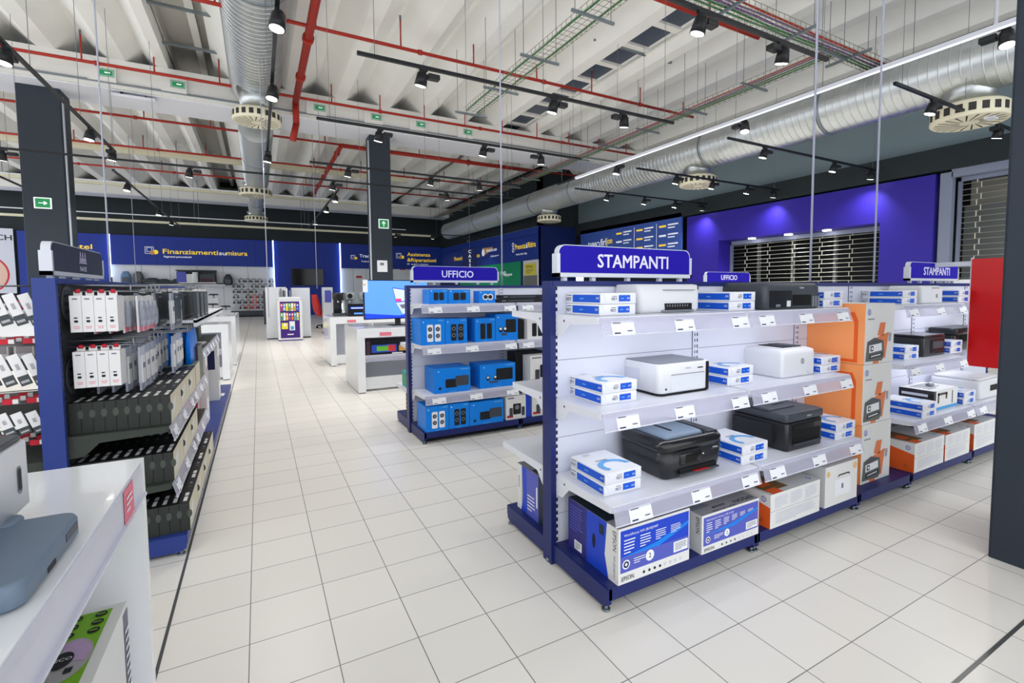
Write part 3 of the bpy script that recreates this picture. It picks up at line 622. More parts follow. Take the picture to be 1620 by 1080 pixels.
reams(2.585, -.225, .476, 'on the lowest shelf between the curved black and boxy black printers')
reams(3.445, -.235, .476, 'on the lowest shelf right of the boxy black printer')
reams(1.768, -.080, .871, 'on the middle shelf left of the grey-topped white printer')
reams(2.65, -.075, .871, 'on the middle shelf between the grey-topped and plain white laser printers')
reams(3.50, -.10, .871, 'on the middle shelf right of the plain white laser printer')
reams(1.74, -.10, 1.296, 'on the top shelf just below the left of the big STAMPANTI sign')
reams(2.62, -.10, 1.296, 'on the top shelf left of the dark ink tank printer')
reams(3.505, -.10, 1.296, 'on the top shelf right of the dark ink tank printer')
reams(4.50, -.255, .476, 'on the lowest far shelf left of the black and white carton')
reams(5.27, -.22, .476, 'on the lowest far shelf right of the black and white carton')
reams(4.60, -.085, .871, 'on the middle far shelf left of the small black printer')
reams(5.36, -.085, .871, 'on the middle far shelf right of the small black printer')
reams(4.50, -.10, 1.296, 'on the top far shelf behind the stacked white and orange cartons')
reams(5.42, -.10, 1.296, 'on the top far shelf right of the small white printer')
# ================================================================ PRINTERS
def printer(name, label, loc, rz=0): return thing(name, label, 'printer', loc, rz)
# curved black all-in-one
t = printer('inkjet_printer', 'black curved all-in-one inkjet printer with grey lid on the lowest shelf', (2.05, -.195, .476))
m = MB(); W, D = .44, .36
m.rr([(.035, W-.035, .03, D-.02, 0, .03), (.028, W-.028, .012, D-.01, .01, .04), (.008, W-.008, .002, D, .07, .06), (0, W, 0, D, .14, .065)], 'plastic_black', 7)
F = Face((0, .0, 0), (1,0,0), (0,0,1), W, .2); m.obj('body', t)
m = MB(); m.rr([(0, W, 0, D, .142, .06), (0, W, 0, D, .175, .06), (.012, W-.012, .012, D-.01, .192, .055), (.04, W-.03, .04, D-.03, .198, .05)], 'plastic_dark', 7); m.obj('lid', t)
m = MB(); m.rr([(.05, W-.12, .035, D-.02, .196, .02), (.055, W-.125, .04, D-.03, .208, .03), (.08, W-.14, .09, D-.06, .216, .03)], 'plastic_lid', 5); m.box(.14, .155, .1, .24, .2155, .2185, 'slot_black'); m.obj('feeder_cover', t)
m = MB(); m.prism([(.34,.03), (.41,.03), (.41,.33), (.34,.33)], 'z', .193, .2, 'plastic_black'); m.box(.325, .335, .04, .33, .196, .214, 'plastic_charcoal'); m.obj('document_tray', t)
m = MB(); m.rbox(.11, .26, -.006, .02, .068, .128, .006, 'plastic_dark'); m.box(.145, .225, -.0072, -.006, .078, .12, 'screen_off'); m.cyl((.275, -.001, .105), (.275, .01, .105), .004, 'paper', 8); m.obj('control_panel', t)
m = MB(); m.box(.11, .37, .0, .04, .028, .05, 'slot_black'); m.box(.1, .38, -.012, .04, .02, .028, 'plastic_charcoal'); m.box(.2, .3, -.016, .02, .028, .03, 'red_label'); m.obj('output_slot', t)
m = MB(); m.rect(F, .33, .41, .12, .1215, 'plastic_grey', .003); m.text(F, 'OfficeJet', .34, .125, .008, 'paper', off=.003); m.obj('lettering', t)
# boxy black all-in-one
t = printer('multifunction_printer', 'boxy black multifunction printer with flat scanner lid on the lowest shelf', (2.985, -.215, .476))
m = MB(); W, D, H = .35, .37, .222
m.rbox(0, W, 0, D, 0, .165, .022, 'plastic_black'); m.box(-.03, 0, .08, D-.02, .03, .15, 'plastic_black'); m.obj('body', t)
m = MB(); m.rbox(-.012, W+.004, -.004, D+.004, .168, H, .02, 'plastic_charcoal', .01); m.rbox(-.02, W-.12, .1, D, H-.004, H+.012, .02, 'plastic_charcoal'); m.box(.10, .2, .16, .17, H+.012, H+.014, 'slot_black'); m.obj('scanner_lid', t)
m = MB(); m.box(.05, W-.03, -.0015, .03, .07, .15, 'slot_black'); m.box(.055, W-.035, -.003, 0, .118, .148, 'plastic_dark'); m.obj('control_panel', t)
m = MB(); m.box(.05, W-.03, -.002, .02, .03, .068, 'slot_black'); m.box(.05, W-.03, -.012, .02, .034, .042, 'plastic_charcoal'); m.obj('output_slot', t)
F = Face((0, -.004, 0), (1,0,0), (0,0,1), W, H); m = MB(); m.text(F, 'EPSON', .2, .19, .01, 'paper', center=True); m.obj('lettering', t)
# grey-topped white printer
t = printer('ink_tank_printer', 'white ink tank printer with dark grey top on the middle shelf', (2.125, -.085, .871))
m = MB(); W, D, H = .375, .30, .163; m.rbox(.004, W-.004, .004, D, 0, .012, .03, 'slot_black', .002); m.rbox(0, W, 0, D, .01, H, .03, 'plastic_white', .008); m.obj('body', t)
m = MB(); m.rbox(.006, W-.02, .02, D-.004, H-.001, H+.004, .025, 'plastic_grey', .002); m.obj('top_cover', t)
F = Face((0, 0, 0), (1,0,0), (0,0,1), W, H); L = Face((0, D, 0), (0,-1,0), (0,0,1), D, H)
m = MB(); m.box(.08, W-.055, -.002, 0, .022, .105, 'plastic_pale'); m.box(.08, W-.055, -.003, 0, .104, .107, 'ink_grey'); m.obj('paper_door', t)
m = MB(); m.box(W-.043, W-.022, -.0025, .01, .008, H-.004, 'slot_black'); m.obj('side_window', t)
m = MB(); m.text(F, 'EPSON', .2, .13, .009, 'ink_grey', off=.001, center=True); m.rect(F, .27, .31, .128, .134, 'ink', .001); m.disc(F, .045, .035, .006, 'ink'); m.rect(L, .02, .15, .06, .125, 'paper_grey'); m.obj('lettering', t)
# plain white laser
t = printer('laser_printer', 'plain white laser printer with dark top vent on the middle shelf', (3.12, -.085, .871))
m = MB(); W, D, H = .335, .29, .172; m.rr([(.006, W-.006, .006, D, 0, .02), (0, W, 0, D, .012, .022), (0, W, 0, D, H-.03, .022), (.004, W-.004, .004, D, H-.008, .02), (.02, W-.02, .04, D, H+.004, .02)], 'plastic_white'); m.obj('body', t)
m = MB(); m.box(.11, .29, .07, .25, H+.002, H+.008, 'slot_black'); m.box(.2, .29, .07, .24, H+.006, H+.011, 'plastic_charcoal')
for q in range(6): m.box(.115+q*.014, .12+q*.014, .08, .2, H+.007, H+.01, 'plastic_charcoal')
m.obj('output_vent', t)
def hp(m, F, u, v, r, c='ink'):
    m.ring(F, u, v, r*.78, r, c, 0, 360, off=.001); m.rect(F, u-r*.35, u-r*.2, v-r*.6, v+r*.75, c, .0012); m.rect(F, u+r*.15, u+r*.3, v-r*.75, v+r*.35, c, .0012); m.rect(F, u-r*.35, u+r*.25, v+r*.1, v+r*.25, c, .0012)
F = Face((0, 0, 0), (1,0,0), (0,0,1), W, H); m = MB(); hp(m, F, .2, .095, .017); m.rect(F, .25, .265, .02, .023, 'ink_grey'); m.obj('emblem', t)
# white scanner-printer top shelf
t = printer('inkjet_printer', 'wide low white inkjet printer with front slot under the big STAMPANTI sign', (2.03, -.04, 1.296))
m = MB(); W, D, H = .44, .23, .148; m.rr([(.01, W-.03, .01, D, 0, .02), (0, W-.012, 0, D, .02, .03), (.012, W, .01, D, .1, .03), (.02, W+.01, .03, D, H-.004, .03), (.03, W, .05, D, H, .03)], 'plastic_white'); m.obj('body', t)
m = MB(); m.box(.17, .36, -.004, .03, .012, .048, 'slot_black'); m.box(.15, .37, -.008, .02, .006, .014, 'plastic_grey'); 
for q in range(9): m.box(.18+q*.018, .186+q*.018, -.005, 0, .03, .042, 'plastic_grey')
m.obj('output_slot', t)
m = MB(); m.box(.17, .4, .006, .02, .118, .1195, 'ink_grey'); m.obj('lid_seam', t)
# dark ink tank printer
t = printer('ink_tank_printer', 'wide dark grey ink tank printer on the top shelf right of the sign', (2.905, -.11, 1.296))
m = MB(); W, D, H = .54, .33, .158; m.rr([(.01, W-.01, .01, D, 0, .02), (0, W, 0, D, .01, .025), (0, W, 0, D, H-.03, .03), (.012, W-.012, .015, D, H-.004, .03), (.03, W-.03, .04, D, H, .03)], 'plastic_charcoal'); m.box(-.035, .01, .18, .24, .09, .11, 'slot_black'); m.obj('body', t)
F = Face((0, -.0005, 0), (1,0,0), (0,0,1), W, H)
m = MB(); m.box(.26, .44, -.003, .02, .02, .085, 'slot_black'); m.box(.04, .25, -.002, .02, .01, .11, 'plastic_black'); m.obj('output_slot', t)
for q in range(3): m = MB(); m.box(.455+q*.028, .472+q*.028, -.004, .01, .01, .075, 'plastic_grey'); m.obj('ink_window', t)
m = MB(); m.box(.2, .235, -.0045, 0, .015, .05, 'plastic_white'); m.obj('sticker', t); m = MB(); m.box(.1, .14, -.0035, 0, .015, .03, 'plastic_grey'); m.obj('sticker', t)
m = MB(); m.text(F, 'Canon', .34, .122, .012, 'paper', center=True, off=.004); m.obj('lettering', t)
# small far printers
t = printer('laser_printer', 'small white laser printer on the top far shelf under the small STAMPANTI sign', (4.79, -.1, 1.296))
m = MB(); m.rr([(.005,.345,.005,.24,0,.02), (0,.35,0,.24,.01,.02), (0,.35,0,.24,.125,.02), (.02,.33,.02,.24,.14,.02)], 'plastic_white'); m.obj('body', t)
m = MB(); F = Face((0,0,0), (1,0,0), (0,0,1), .35, .14); hp(m, F, .24, .06, .015); m.rect(F, .15, .28, .12, .124, 'ink'); m.obj('emblem', t)
t = printer('multifunction_printer', 'small black printer with window panel on the middle far shelf', (4.93, -.065, .871))
m = MB(); m.rbox(0, .38, 0, .25, 0, .152, .02, 'plastic_black'); m.obj('body', t)
m = MB(); m.box(.12, .35, -.003, 0, .02, .13, 'plastic_dark'); m.box(.15, .33, -.005, 0, .06, .115, 'plastic_charcoal'); m.box(.13, .34, -.006, 0, .03, .042, 'slot_black'); m.obj('control_panel', t)
m = MB(); m.rbox(0, .38, 0, .25, .153, .17, .02, 'plastic_dark', .005); m.obj('scanner_lid', t)
t = printer('inkjet_printer', 'wide flat black printer behind the reams on the middle far shelf', (5.58, -.03, .871))
m = MB(); m.rbox(0, .55, 0, .2, .0, .14, .03, 'plastic_dark'); m.obj('body', t)
m = MB(); m.rbox(-.02, .56, -.02, .2, .142, .2, .03, 'plastic_black', .012); m.obj('scanner_lid', t)
t = printer('laser_printer', 'large white printer on the lowest far shelf below the red panel', (5.60, -.21, .476))
m = MB(); m.rr([(.005,.465,.005,.36,0,.03), (0,.47,0,.36,.012,.03), (0,.47,0,.36,.135,.03), (.01,.46,.01,.36,.155,.03)], 'plastic_white', 6); m.obj('body', t)
m = MB(); m.rbox(.02, .45, .02, .35, .155, .175, .03, 'plastic_white', .006); m.obj('scanner_lid', t)
m = MB(); m.box(.2, .38, -.003, .01, .06, .11, 'slot_black'); m.obj('output_slot', t)
# black and white carton with arm picture
m = MB(); W, D, H = .40, .24, .15; m.box(0, W, 0, D, 0, H, 'carton_white'); f = faces(0, W, 0, D, 0, H); m.rect(f['L'], 0, D, 0, H, 'plastic_dark'); m.rect(f['F'], 0, W, 0, .02, 'c_sky'); m.rect(f['F'], 0, .03, .02, H, 'plastic_black')
m.rect(f['L'], .02, .2, .1, .12, 'paper_grey', .002); m.rect(f['F'], .06, .22, .11, .128, 'plastic_dark'); m.rect(f['F'], .06, .085, .05, .13, 'plastic_dark'); m.rect(f['F'], .19, .22, .075, .12, 'plastic_dark'); m.rect(f['F'], .3, .315, .03, .13, 'plastic_black'); m.lines(f['T'], .05, .35, .05, .2, 5, 'ink_grey')
tag(m.obj('accessory_carton', loc=(4.845, -.185, .476)), 'flat white and black carton with arm picture on the lowest far shelf', 'carton')
m = MB(); m.rbox(-.03,.03,-.02,.02,0,.02,.008,'plastic_grey'); m.rbox(-.015,.015,-.01,.01,.02,.03,.005,'plastic_white'); tag(m.obj('small_gadget', loc=(5.08, -.06, .627)), 'tiny grey gadget lying on the black and white carton', 'gadget')
# ================================================================ CARTONS ON THE PRINTER BASE
def epson_carton(W, D, H, big):
    m = MB(); m.box(0, W, 0, D, 0, H, 'carton_white'); f = faces(0, W, 0, D, 0, H); F, L, T = f['F'], f['L'], f['T']
    k = H/.26
    m.rect(F, .012, W-.006, H*.20, H-.012, 'epson_blue' if big else 'epson_violet'); m.rect(F, .012, W-.006, H*.20, H*.48, 'epson_violet', .0012); m.poly(F, [(.012, H*.48), (W*.5, H*.56), (W-.006, H*.78), (W-.006, H*.72), (W*.55, H*.48)], 'logi_blue', .0014)
    m.rect(F, W*.76, W-.012, H*.24, H*.44, 'paper', .0016); m.lines(F, W*.78, W-.02, H*.27, H*.42, 5, 'ink_grey')
    m.text(F, 'WorkForce WF-2810DWF' if big else 'Expression Home XP-2100', .03, H*.84, .013*k, 'paper', w=W*.46)
    for c in range(4 if big else 6):
        cw = W*.86/(4 if big else 6)
        m.lines(F, .03+c*cw, .03+c*cw+cw*.7, H*.52+(c*H*.04), H*.8, 5, 'paper')
    m.disc(F, W*.10, H*.34, H*.085, 'paper', .002); m.ring(F, W*.10, H*.34, H*.03, H*.06, 'ink_navy', off=.003); m.disc(F, W*.42, H*.36, H*.1, 'paper', .002); m.text(F, '2', W*.42, H*.32, H*.09, 'ink_navy', center=True, off=.003); m.lines(F, W*.2, W*.36, H*.3, H*.42, 3, 'paper')
    m.text(F, 'EPSON', .018, H*.055, .022*k, 'ink', w=W*.16)
    for q in range(8): m.disc(F, W*.34+q*W*.075, H*.09, .007*k, 'ink' if q < 4 else 'paper_grey', .002, 8)
    # left side
    if big:
        m.rect(L, 0, D, 0, H, 'epson_deep'); m.rect(L, D*.40, D*.70, 0, H, 'epson_blue', .0012)
        m.poly(L, [(D*.83, 0), (D*.76, H*.4), (D*.80, H), (D, H), (D, 0)], 'carton_white', .0014); m.poly(L, [(D*.7, 0), (D*.7, H), (D*.80, H), (D*.76, H*.4), (D*.83, 0)], 'epson_blue', .0014)
        m.rbox(0, 0, 0, 0, 0, 0, 0, 'ink', 0) if False else m.poly(L, [(D*.55+.012*math.cos(a)*1.0, H*.5+.036*math.sin(a)) for a in [q*math.pi/8 for q in range(16)]], 'slot_black', .002)
        m.rect(L, D*.14, D*.30, H*.06, H*.24, 'paper', .0016); m.lines(L, D*.16, D*.28, H*.08, H*.22, 4, 'ink'); m.lines(L, D*.04, D*.32, H*.4, H*.92, 9, 'epson_violet'); m.rect(L, D*.66, D*.74, H*.72, H*.9, 'epson_dark', .003)
        m.text(L, 'EPSON', D*.91, H*.93, .026, 'ink', rot=-90, off=.002, w=.09); m.text(L, 'WF-2810DWF', D*.92, H*.5, .014, 'ink_grey', rot=-90, off=.002, w=.11)
    else:
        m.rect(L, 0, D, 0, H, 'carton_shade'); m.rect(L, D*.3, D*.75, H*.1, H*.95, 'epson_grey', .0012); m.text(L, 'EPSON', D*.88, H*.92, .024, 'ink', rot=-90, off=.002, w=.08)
    m.rect(T, 0, W, 0, D, 'epson_grey'); m.rect(T, 0, W*(.42 if big else .3), D*.22, D, 'epson_dark' if big else 'plastic_grey', .0012)
    m.text(T, 'EPSON', W-.02, D*.16, .032, 'ink', rot=180, w=.14, off=.002); m.text(T, 'WF-2810DWF' if big else 'XP-2100', W*.6, D*.05, .014, 'ink', rot=180, off=.002, w=W*.4)
    for q in range(4): m.ring(T, W*.3+q*.024, D*.14, .004, .009, 'ink', off=.002, n=10)
    m.rect(T, W*.6, W*.9, D*.5, D*.8, 'red_label', .002) if not big else None
    return m
epson_carton(.435, .40, .255, True).obj('printer_carton', loc=(1.713, -.275, .111)); tag(bpy.data.objects['printer_carton'], 'large blue and violet printer carton at the near corner of the navy base', 'carton')
tag(epson_carton(.43, .30, .195, False).obj('printer_carton', loc=(2.228, -.28, .111)), 'violet and white printer carton, second from the corner of the navy base', 'carton')
m = MB(); m.box(0, .42, 0, .36, 0, .27, 'epson_grey'); L = Face((0,.36,0), (0,-1,0), (0,0,1), .36, .27); m.rect(L, 0, .06, 0, .27, 'carton_white'); m.poly(L, [(.05,0), (.075,.1), (.06,.27), (.2,.27), (.2,0)], 'epson_blue', .001); m.rect(L, .12, .3, 0, .27, 'epson_violet', .0014); m.rect(L, .26, .36, 0, .27, 'epson_dark', .002); m.rect(L, .235, .25, .08, .2, 'paper', .003); m.lines(L, .13, .22, .03, .13, 5, 'paper'); m.text(L, 'EPSON', .02, .2, .016, 'ink', rot=-90, w=.07)
m.rect(Face((0,0,.27), (1,0,0), (0,1,0), .42, .36), .01, .41, 0, .2, 'epson_dark'); m.rect(Face((0,0,.27), (1,0,0), (0,1,0), .42, .36), .05, .14, .2, .28, 'red_label')
tag(m.obj('printer_carton', loc=(1.70, .31, .111)), 'blue printer carton on the rear side of the navy base behind the end post', 'carton')
def hp_carton(W, D, H):
    m = MB(); m.box(0, W, 0, D, 0, H, 'carton_white'); f = faces(0, W, 0, D, 0, H); F, L, T = f['F'], f['L'], f['T']
    m.rect(L, 0, D, 0, H, 'carton_white'); m.poly(L, [(0, 0), (D, 0), (D, H*.62), (0, H*.9)], 'hp_orange', .0012); hp(m, L, D*.86, H*.82, .016, 'epson_blue'); m.text(L, 'hp', D*.8, H*.25, .02, 'hp_brown', rot=-90, off=.002)
    for c in range(3): m.lines(F, W*.08+c*W*.3, W*.33+c*W*.3, H*.55, H*.92, 7, 'paper_grey')
    m.rect(F, 0, W, H*.49, H*.5, 'epson_grey'); m.lines(F, W*.1, W*.9, H*.1, H*.44, 6, 'paper_grey')
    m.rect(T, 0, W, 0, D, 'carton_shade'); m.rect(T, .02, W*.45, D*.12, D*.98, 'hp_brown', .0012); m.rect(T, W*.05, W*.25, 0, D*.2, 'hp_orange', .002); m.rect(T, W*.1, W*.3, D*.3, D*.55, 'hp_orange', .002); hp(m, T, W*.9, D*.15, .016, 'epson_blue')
    return m
tag(hp_carton(.455, .30, .19).obj('printer_carton', loc=(2.75, -.285, .111)), 'white printer carton with orange end, third on the near navy base', 'carton')
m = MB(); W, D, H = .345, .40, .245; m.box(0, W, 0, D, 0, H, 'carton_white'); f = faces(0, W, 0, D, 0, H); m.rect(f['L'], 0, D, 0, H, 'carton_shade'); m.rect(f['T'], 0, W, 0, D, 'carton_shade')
m.rect(f['T'], .08, .22, .05, .35, 'hp_orange_pale', .0012); m.poly(f['F'], [(.13,.165), (.14,.18), (.25,.18), (.262,.165), (.25,.165), (.245,.172), (.145,.172), (.14,.165)], 'slot_black'); m.rect(f['F'], .1, .27, .05, .15, 'paper'); m.rect(f['F'], .17, .19, .09, .12, 'ink_grey', .002)
m.disc(f['F'], .03, .2, .018, 'seal_gold'); m.disc(f['F'], W-.03, H-.035, .022, 'seal_gold')
tag(m.obj('printer_carton', loc=(3.258, -.285, .111)), 'plain white printer carton with hand slot, fourth on the near navy base', 'carton')
def officejet(W, D, H):
    m = MB(); m.box(0, W, 0, D, 0, H, 'carton_white'); f = faces(0, W, 0, D, 0, H); F, L = f['F'], f['L']
    m.rect(L, 0, D, 0, H, 'hp_orange_pale'); m.poly(L, [(D*.04, .01), (D*.9, .01), (D*.9, H*.72), (D*.84, H*.86), (D*.12, H*.86), (D*.04, H*.7)], 'hp_orange', .0012); m.poly(L, [(D*.08, .03), (D*.84, .03), (D*.84, H*.68), (D*.8, H*.8), (D*.16, H*.8), (D*.08, H*.66)], 'hp_orange_pale', .0018)
    m.rect(L, D*.3, D*.55, H*.88, H*.91, 'hp_brown', .002)
    hp(m, F, .045, H-.055, .02, 'epson_blue'); m.rect(F, .03, .11, H-.105, H-.098, 'ink_grey')
    m.poly(F, [(.155, H*.47), (.185, H*.68), (.255, H*.68), (.235, H*.45)], 'hp_amber'); m.poly(F, [(.10, .02), (.13, .17), (.30, .205), (.265, .03)], 'hp_amber'); m.rect(F, .11, .18, .0, .045, 'hp_amber', .001)
    m.poly(F, [(.015, .02), (.03, .15), (.12, .175), (.235, .15), (.25, .05), (.22, .015)], 'hp_pic', .0016); m.poly(F, [(.03, .135), (.12, .17), (.23, .15), (.15, .125)], 'plastic_charcoal', .002); m.poly(F, [(.055, .075), (.055, .125), (.21, .135), (.215, .085)], 'paper', .0022); m.rect(F, .07, .105, .085, .12, 'ink', .003); m.rect(F, .08, .097, .093, .112, 'paper', .0035); m.poly(F, [(.055, .035), (.06, .062), (.225, .072), (.22, .045)], 'slot_black', .0022); m.poly(F, [(.07, .045), (.08, .055), (.2, .063), (.2, .053)], 'paper_grey', .003)
    m.rect(F, .3, .335, .14, .2, 'paper_grey', .001); m.lines(F, .302, .333, .142, .198, 7, 'ink')
    return m.mesh('stacked_carton')
OJ = officejet(.37, .42, .40)
for k in range(3):
    o = bpy.data.objects.new('printer_carton', OJ); COL.objects.link(o); o.location = (3.80+(.01, 0, .004)[k], -.20, .111+.4025*k); o.rotation_euler = (0, 0, (0, .012, .004)[k])
    tag(o, 'tall white and orange printer carton, %s of the stack of three' % ('bottom', 'middle', 'top')[k], 'carton', 'stack of three printer cartons')
for k, (x, W, H) in enumerate([(4.36, .445, .21), (4.83, .42, .20), (5.33, .44, .21)]):
    tag(hp_carton(W, .30, H).obj('printer_carton', loc=(x, -.275, .111)), 'white and orange printer carton on the far navy base, %s of three' % ('left', 'middle', 'right')[k], 'carton')
m = MB(); m.box(-.012, .012, -.30, -.075, 0, .92, 'red_gloss'); m.box(-.01, .01, -.075, .19, .86, .9, 'sign_frame'); m.box(-.014, .014, -.075, -.069, -.01, .93, 'sign_frame'); tag(m.obj('red_signboard', loc=(5.72, 0, .745)), 'tall glossy red panel standing at the end of the far printer shelves', 'panel')
m = MB(); m.rr([(-.07, .07, -.07, .07, 0, .06), (-.09, .09, -.09, .09, .2, .08), (-.085, .085, -.085, .085, .215, .08)], 'plastic_white'); tag(m.obj('white_bin', loc=(1.98, .62, .476)), 'white plastic container on the rear low shelf of the printer gondola', 'container')
# ================================================================ SPEAKER CARTONS
def rrect(F, m, u0, u1, v0, v1, r, c, off):
    p = []
    for cx, cy, a0 in ((u1-r,v1-r,0), (u0+r,v1-r,90), (u0+r,v0+r,180), (u1-r,v0+r,270)):
        for k in range(4): a = math.radians(a0+30*k); p.append((cx+r*math.cos(a), cy+r*math.sin(a)))
    m.poly(F, p, c, off)
def spk_carton(W, D, H, kind, col='logi_blue'):
    m = MB(); m.box(0, W, 0, D, 0, H, col); f = faces(0, W, 0, D, 0, H); F, L, T = f['F'], f['L'], f['T']
    if col == 'logi_blue':
        m.rect(L, .0, .006, 0, H, 'logi_deep'); m.rect(F, W*.72, W*.95, H-.022, H-.012, 'ream_sky'); m.disc(F, W*.12, H*.88, .006, 'ream_white', n=8); m.rect(F, W*.4, W*.6, .006, .012, 'ream_sky'); m.disc(L, D*.5, H*.75, .012, 'logi_deep')
    if kind in ('pair_white', 'pair_black', 'pair_plain'):
        for cx in (W*.38, W*.7):
            w_ = W*.125; c = 'speaker_white' if kind == 'pair_white' else 'speaker_black'; b = 'speaker_black' if kind == 'pair_white' else 'cone_grey'
            rrect(F, m, cx-w_, cx+w_, H*.12, H*.78, w_*.35, c, .0015)
            if kind != 'pair_plain':
                for cy in (H*.34, H*.6): m.disc(F, cx, cy, w_*.72, b, .002); m.disc(F, cx, cy, w_*.45, 'speaker_black' if kind == 'pair_black' else 'cone_grey', .003)
    elif kind == 'low_pair':
        for cx in (W*.36, W*.66): rrect(F, m, cx-W*.13, cx+W*.13, H*.25, H*.78, .012, 'speaker_black', .0015)
    elif kind == 'balls':
        for cx in (W*.4, W*.7): m.disc(F, cx, H*.5, H*.26, 'speaker_white', .0015); m.disc(F, cx, H*.5, H*.17, 'speaker_black', .002)
    elif kind == 'wide':
        rrect(F, m, W*.30, W*.62, H*.2, H*.55, .01, 'speaker_black', .0015); rrect(F, m, W*.58, W*.95, H*.25, H*.66, .012, 'plastic_charcoal', .002)
        m.disc(F, W*.15, H*.2, .014, 'speaker_black')
    elif kind == 'sub':
        rrect(F, m, W*.45, W*.92, H*.3, H*.8, .01, 'speaker_black', .0015)
        for cx in (W*.22, W*.42): m.disc(F, cx, H*.42, H*.11, 'speaker_black', .002, ru=H*.08); m.disc(F, cx, H*.45, H*.05, 'speaker_white', .003)
        rrect(F, m, W*.25, W*.5, H*.2, H*.28, .006, 'plastic_charcoal', .0024)
    elif kind == 'set':
        rrect(F, m, W*.35, W*.75, H*.2, H*.66, .01, 'speaker_black', .0015); m.disc(F, W*.55, H*.5, H*.1, 'cone_grey', .0025)
        for cx in (W*.25, W*.86): rrect(F, m, cx-W*.08, cx+W*.08, H*.12, H*.5, .008, 'plastic_charcoal', .002)
        m.rect(F, .01, W*.35, .02, .045, 'red_label'); m.rect(F, .02, W*.4, H-.03, H-.015, 'ink_grey')
    return m
def spk(x, y, z, W, D, H, kind, label, col='logi_blue'):
    tag(spk_carton(W, D, H, kind, col).obj('speaker_carton', loc=(x, y, z)), label, 'carton')
Z3, Z2, Z1, Z0 = 1.291, .906, .446, .111
spk(1.77, 2.60, Z3, .18, .22, .14, 'low_pair', 'blue speaker carton at the left end of the top shelf in the middle shelving')
spk(1.955, 2.60, Z3, .225, .2, .135, 'low_pair', 'blue speaker carton second on the top shelf in the middle shelving')
spk(2.27, 2.60, Z3, .175, .14, .122, 'balls', 'small blue carton with two round speakers on the top shelf')
for k, (x, w_, z) in enumerate([(2.49, .52, 0), (2.51, .5, .04)]): 
    m = MB(); m.box(0, w_, 0, .12, 0, .038, 'speaker_black'); F = Face((0,0,0), (1,0,0), (0,0,1), w_, .038); m.rect(F, .1, .4, .01, .028, 'plastic_charcoal'); m.rect(F, .03, .08, .014, .024, 'plastic_grey', .001)
    tag(m.obj('soundbar_carton', loc=(x, 2.6, Z3+z)), 'long black soundbar carton on the top middle shelf, %s of two' % ('lower', 'upper')[k], 'carton')
spk(3.05, 2.6, Z3, .3, .2, .13, 'set', 'white carton at the right of the soundbar cartons', 'carton_white')
spk(1.68, 2.595, Z2, .235, .3, .245, 'pair_white', 'tall blue carton with white two-cone speakers on the upper middle shelf')
spk(1.92, 2.60, Z2, .222, .25, .24, 'pair_black', 'tall blue carton with black two-cone speakers on the upper middle shelf')
spk(2.225, 2.60, Z2, .218, .25, .235, 'pair_plain', 'tall blue carton with plain black speakers on the upper middle shelf')
spk(2.448, 2.60, Z2, .25, .25, .27, 'sub', 'tall blue carton with subwoofer picture on the upper middle shelf')
spk(2.71, 2.66, Z2, .09, .2, .2, 'pair_plain', 'narrow dark carton right of the tall blue subwoofer carton', 'speaker_black')
spk(2.81, 2.60, Z2, .22, .2, .21, 'pair_plain', 'white carton with slim black speakers on the upper middle shelf', 'carton_white')
spk(1.785, 2.54, Z1, .36, .3, .235, 'wide', 'wide blue carton on the lower middle shelf, left of two')
spk(2.25, 2.55, Z1, .39, .28, .235, 'sub', 'wide blue carton with subwoofer picture on the lower middle shelf, right of two')
spk(2.72, 2.70, Z1, .35, .2, .31, 'x', 'large plain black carton behind the blue subwoofer carton', 'speaker_black')
spk(2.80, 2.52, Z1, .33, .17, .29, 'set', 'white carton with black speaker set on the lower middle shelf', 'carton_white')
spk(1.678, 2.475, Z0, .22, .28, .235, 'pair_white', 'blue carton with white speakers on the base of the middle shelving')
spk(1.902, 2.475, Z0, .20, .28, .235, 'pair_black', 'blue carton with black speakers on the base of the middle shelving')
spk(2.106, 2.475, Z0, .36, .28, .225, 'wide', 'wide blue carton on the base of the middle shelving')
spk(2.50, 2.485, Z0, .225, .2, .24, 'set', 'white and red carton with speaker set on the base of the middle shelving', 'carton_white')
spk(2.73, 2.485, Z0, .05, .3, .24, 'x', 'narrow deep blue carton beside the white speaker set carton', 'epson_blue')
spk(2.80, 2.485, Z0, .28, .3, .24, 'set', 'white carton half hidden by the near shelving, on the middle base', 'carton_white')
for i in range(3):
    for k, (z, h) in enumerate([(Z3, .12), (Z2, .22), (Z1, .24), (Z0, .24)]):
        spk(3.2+i*.62, 2.55, z, .34, .25, h, ('sub', 'set')[(i+k) % 2], '%s carton farther along the middle shelving, %s shelf, %s along' % (('blue','white')[(i+k) % 2], ('top','upper','lower','base')[k], ORD[i]), ('logi_blue', 'carton_white')[(i+k) % 2])
m = MB(); m.box(0, .3, 0, .2, 0, .16, 'teal'); m.rect(faces(0,.3,0,.2,0,.16)['L'], .02, .18, .02, .14, 'green_wall'); tag(m.obj('teal_carton', loc=(1.70, 3.20, .402)), 'teal carton on the rear low shelf of the middle shelving', 'carton')
m = MB(); m.box(0, .3, 0, .12, 0, .13, 'teal'); tag(m.obj('teal_carton', loc=(1.70, 3.10, .872)), 'teal carton on the rear upper shelf of the middle shelving', 'carton')
m = MB(); m.box(0, .2, 0, .12, 0, .26, 'speaker_black'); m.lines(faces(0,.2,0,.12,0,.26)['L'], .02, .1, .05, .22, 4, 'gold_box'); tag(m.obj('dark_carton', loc=(1.69, 3.10, .111)), 'narrow black carton on the rear base of the middle shelving', 'carton')
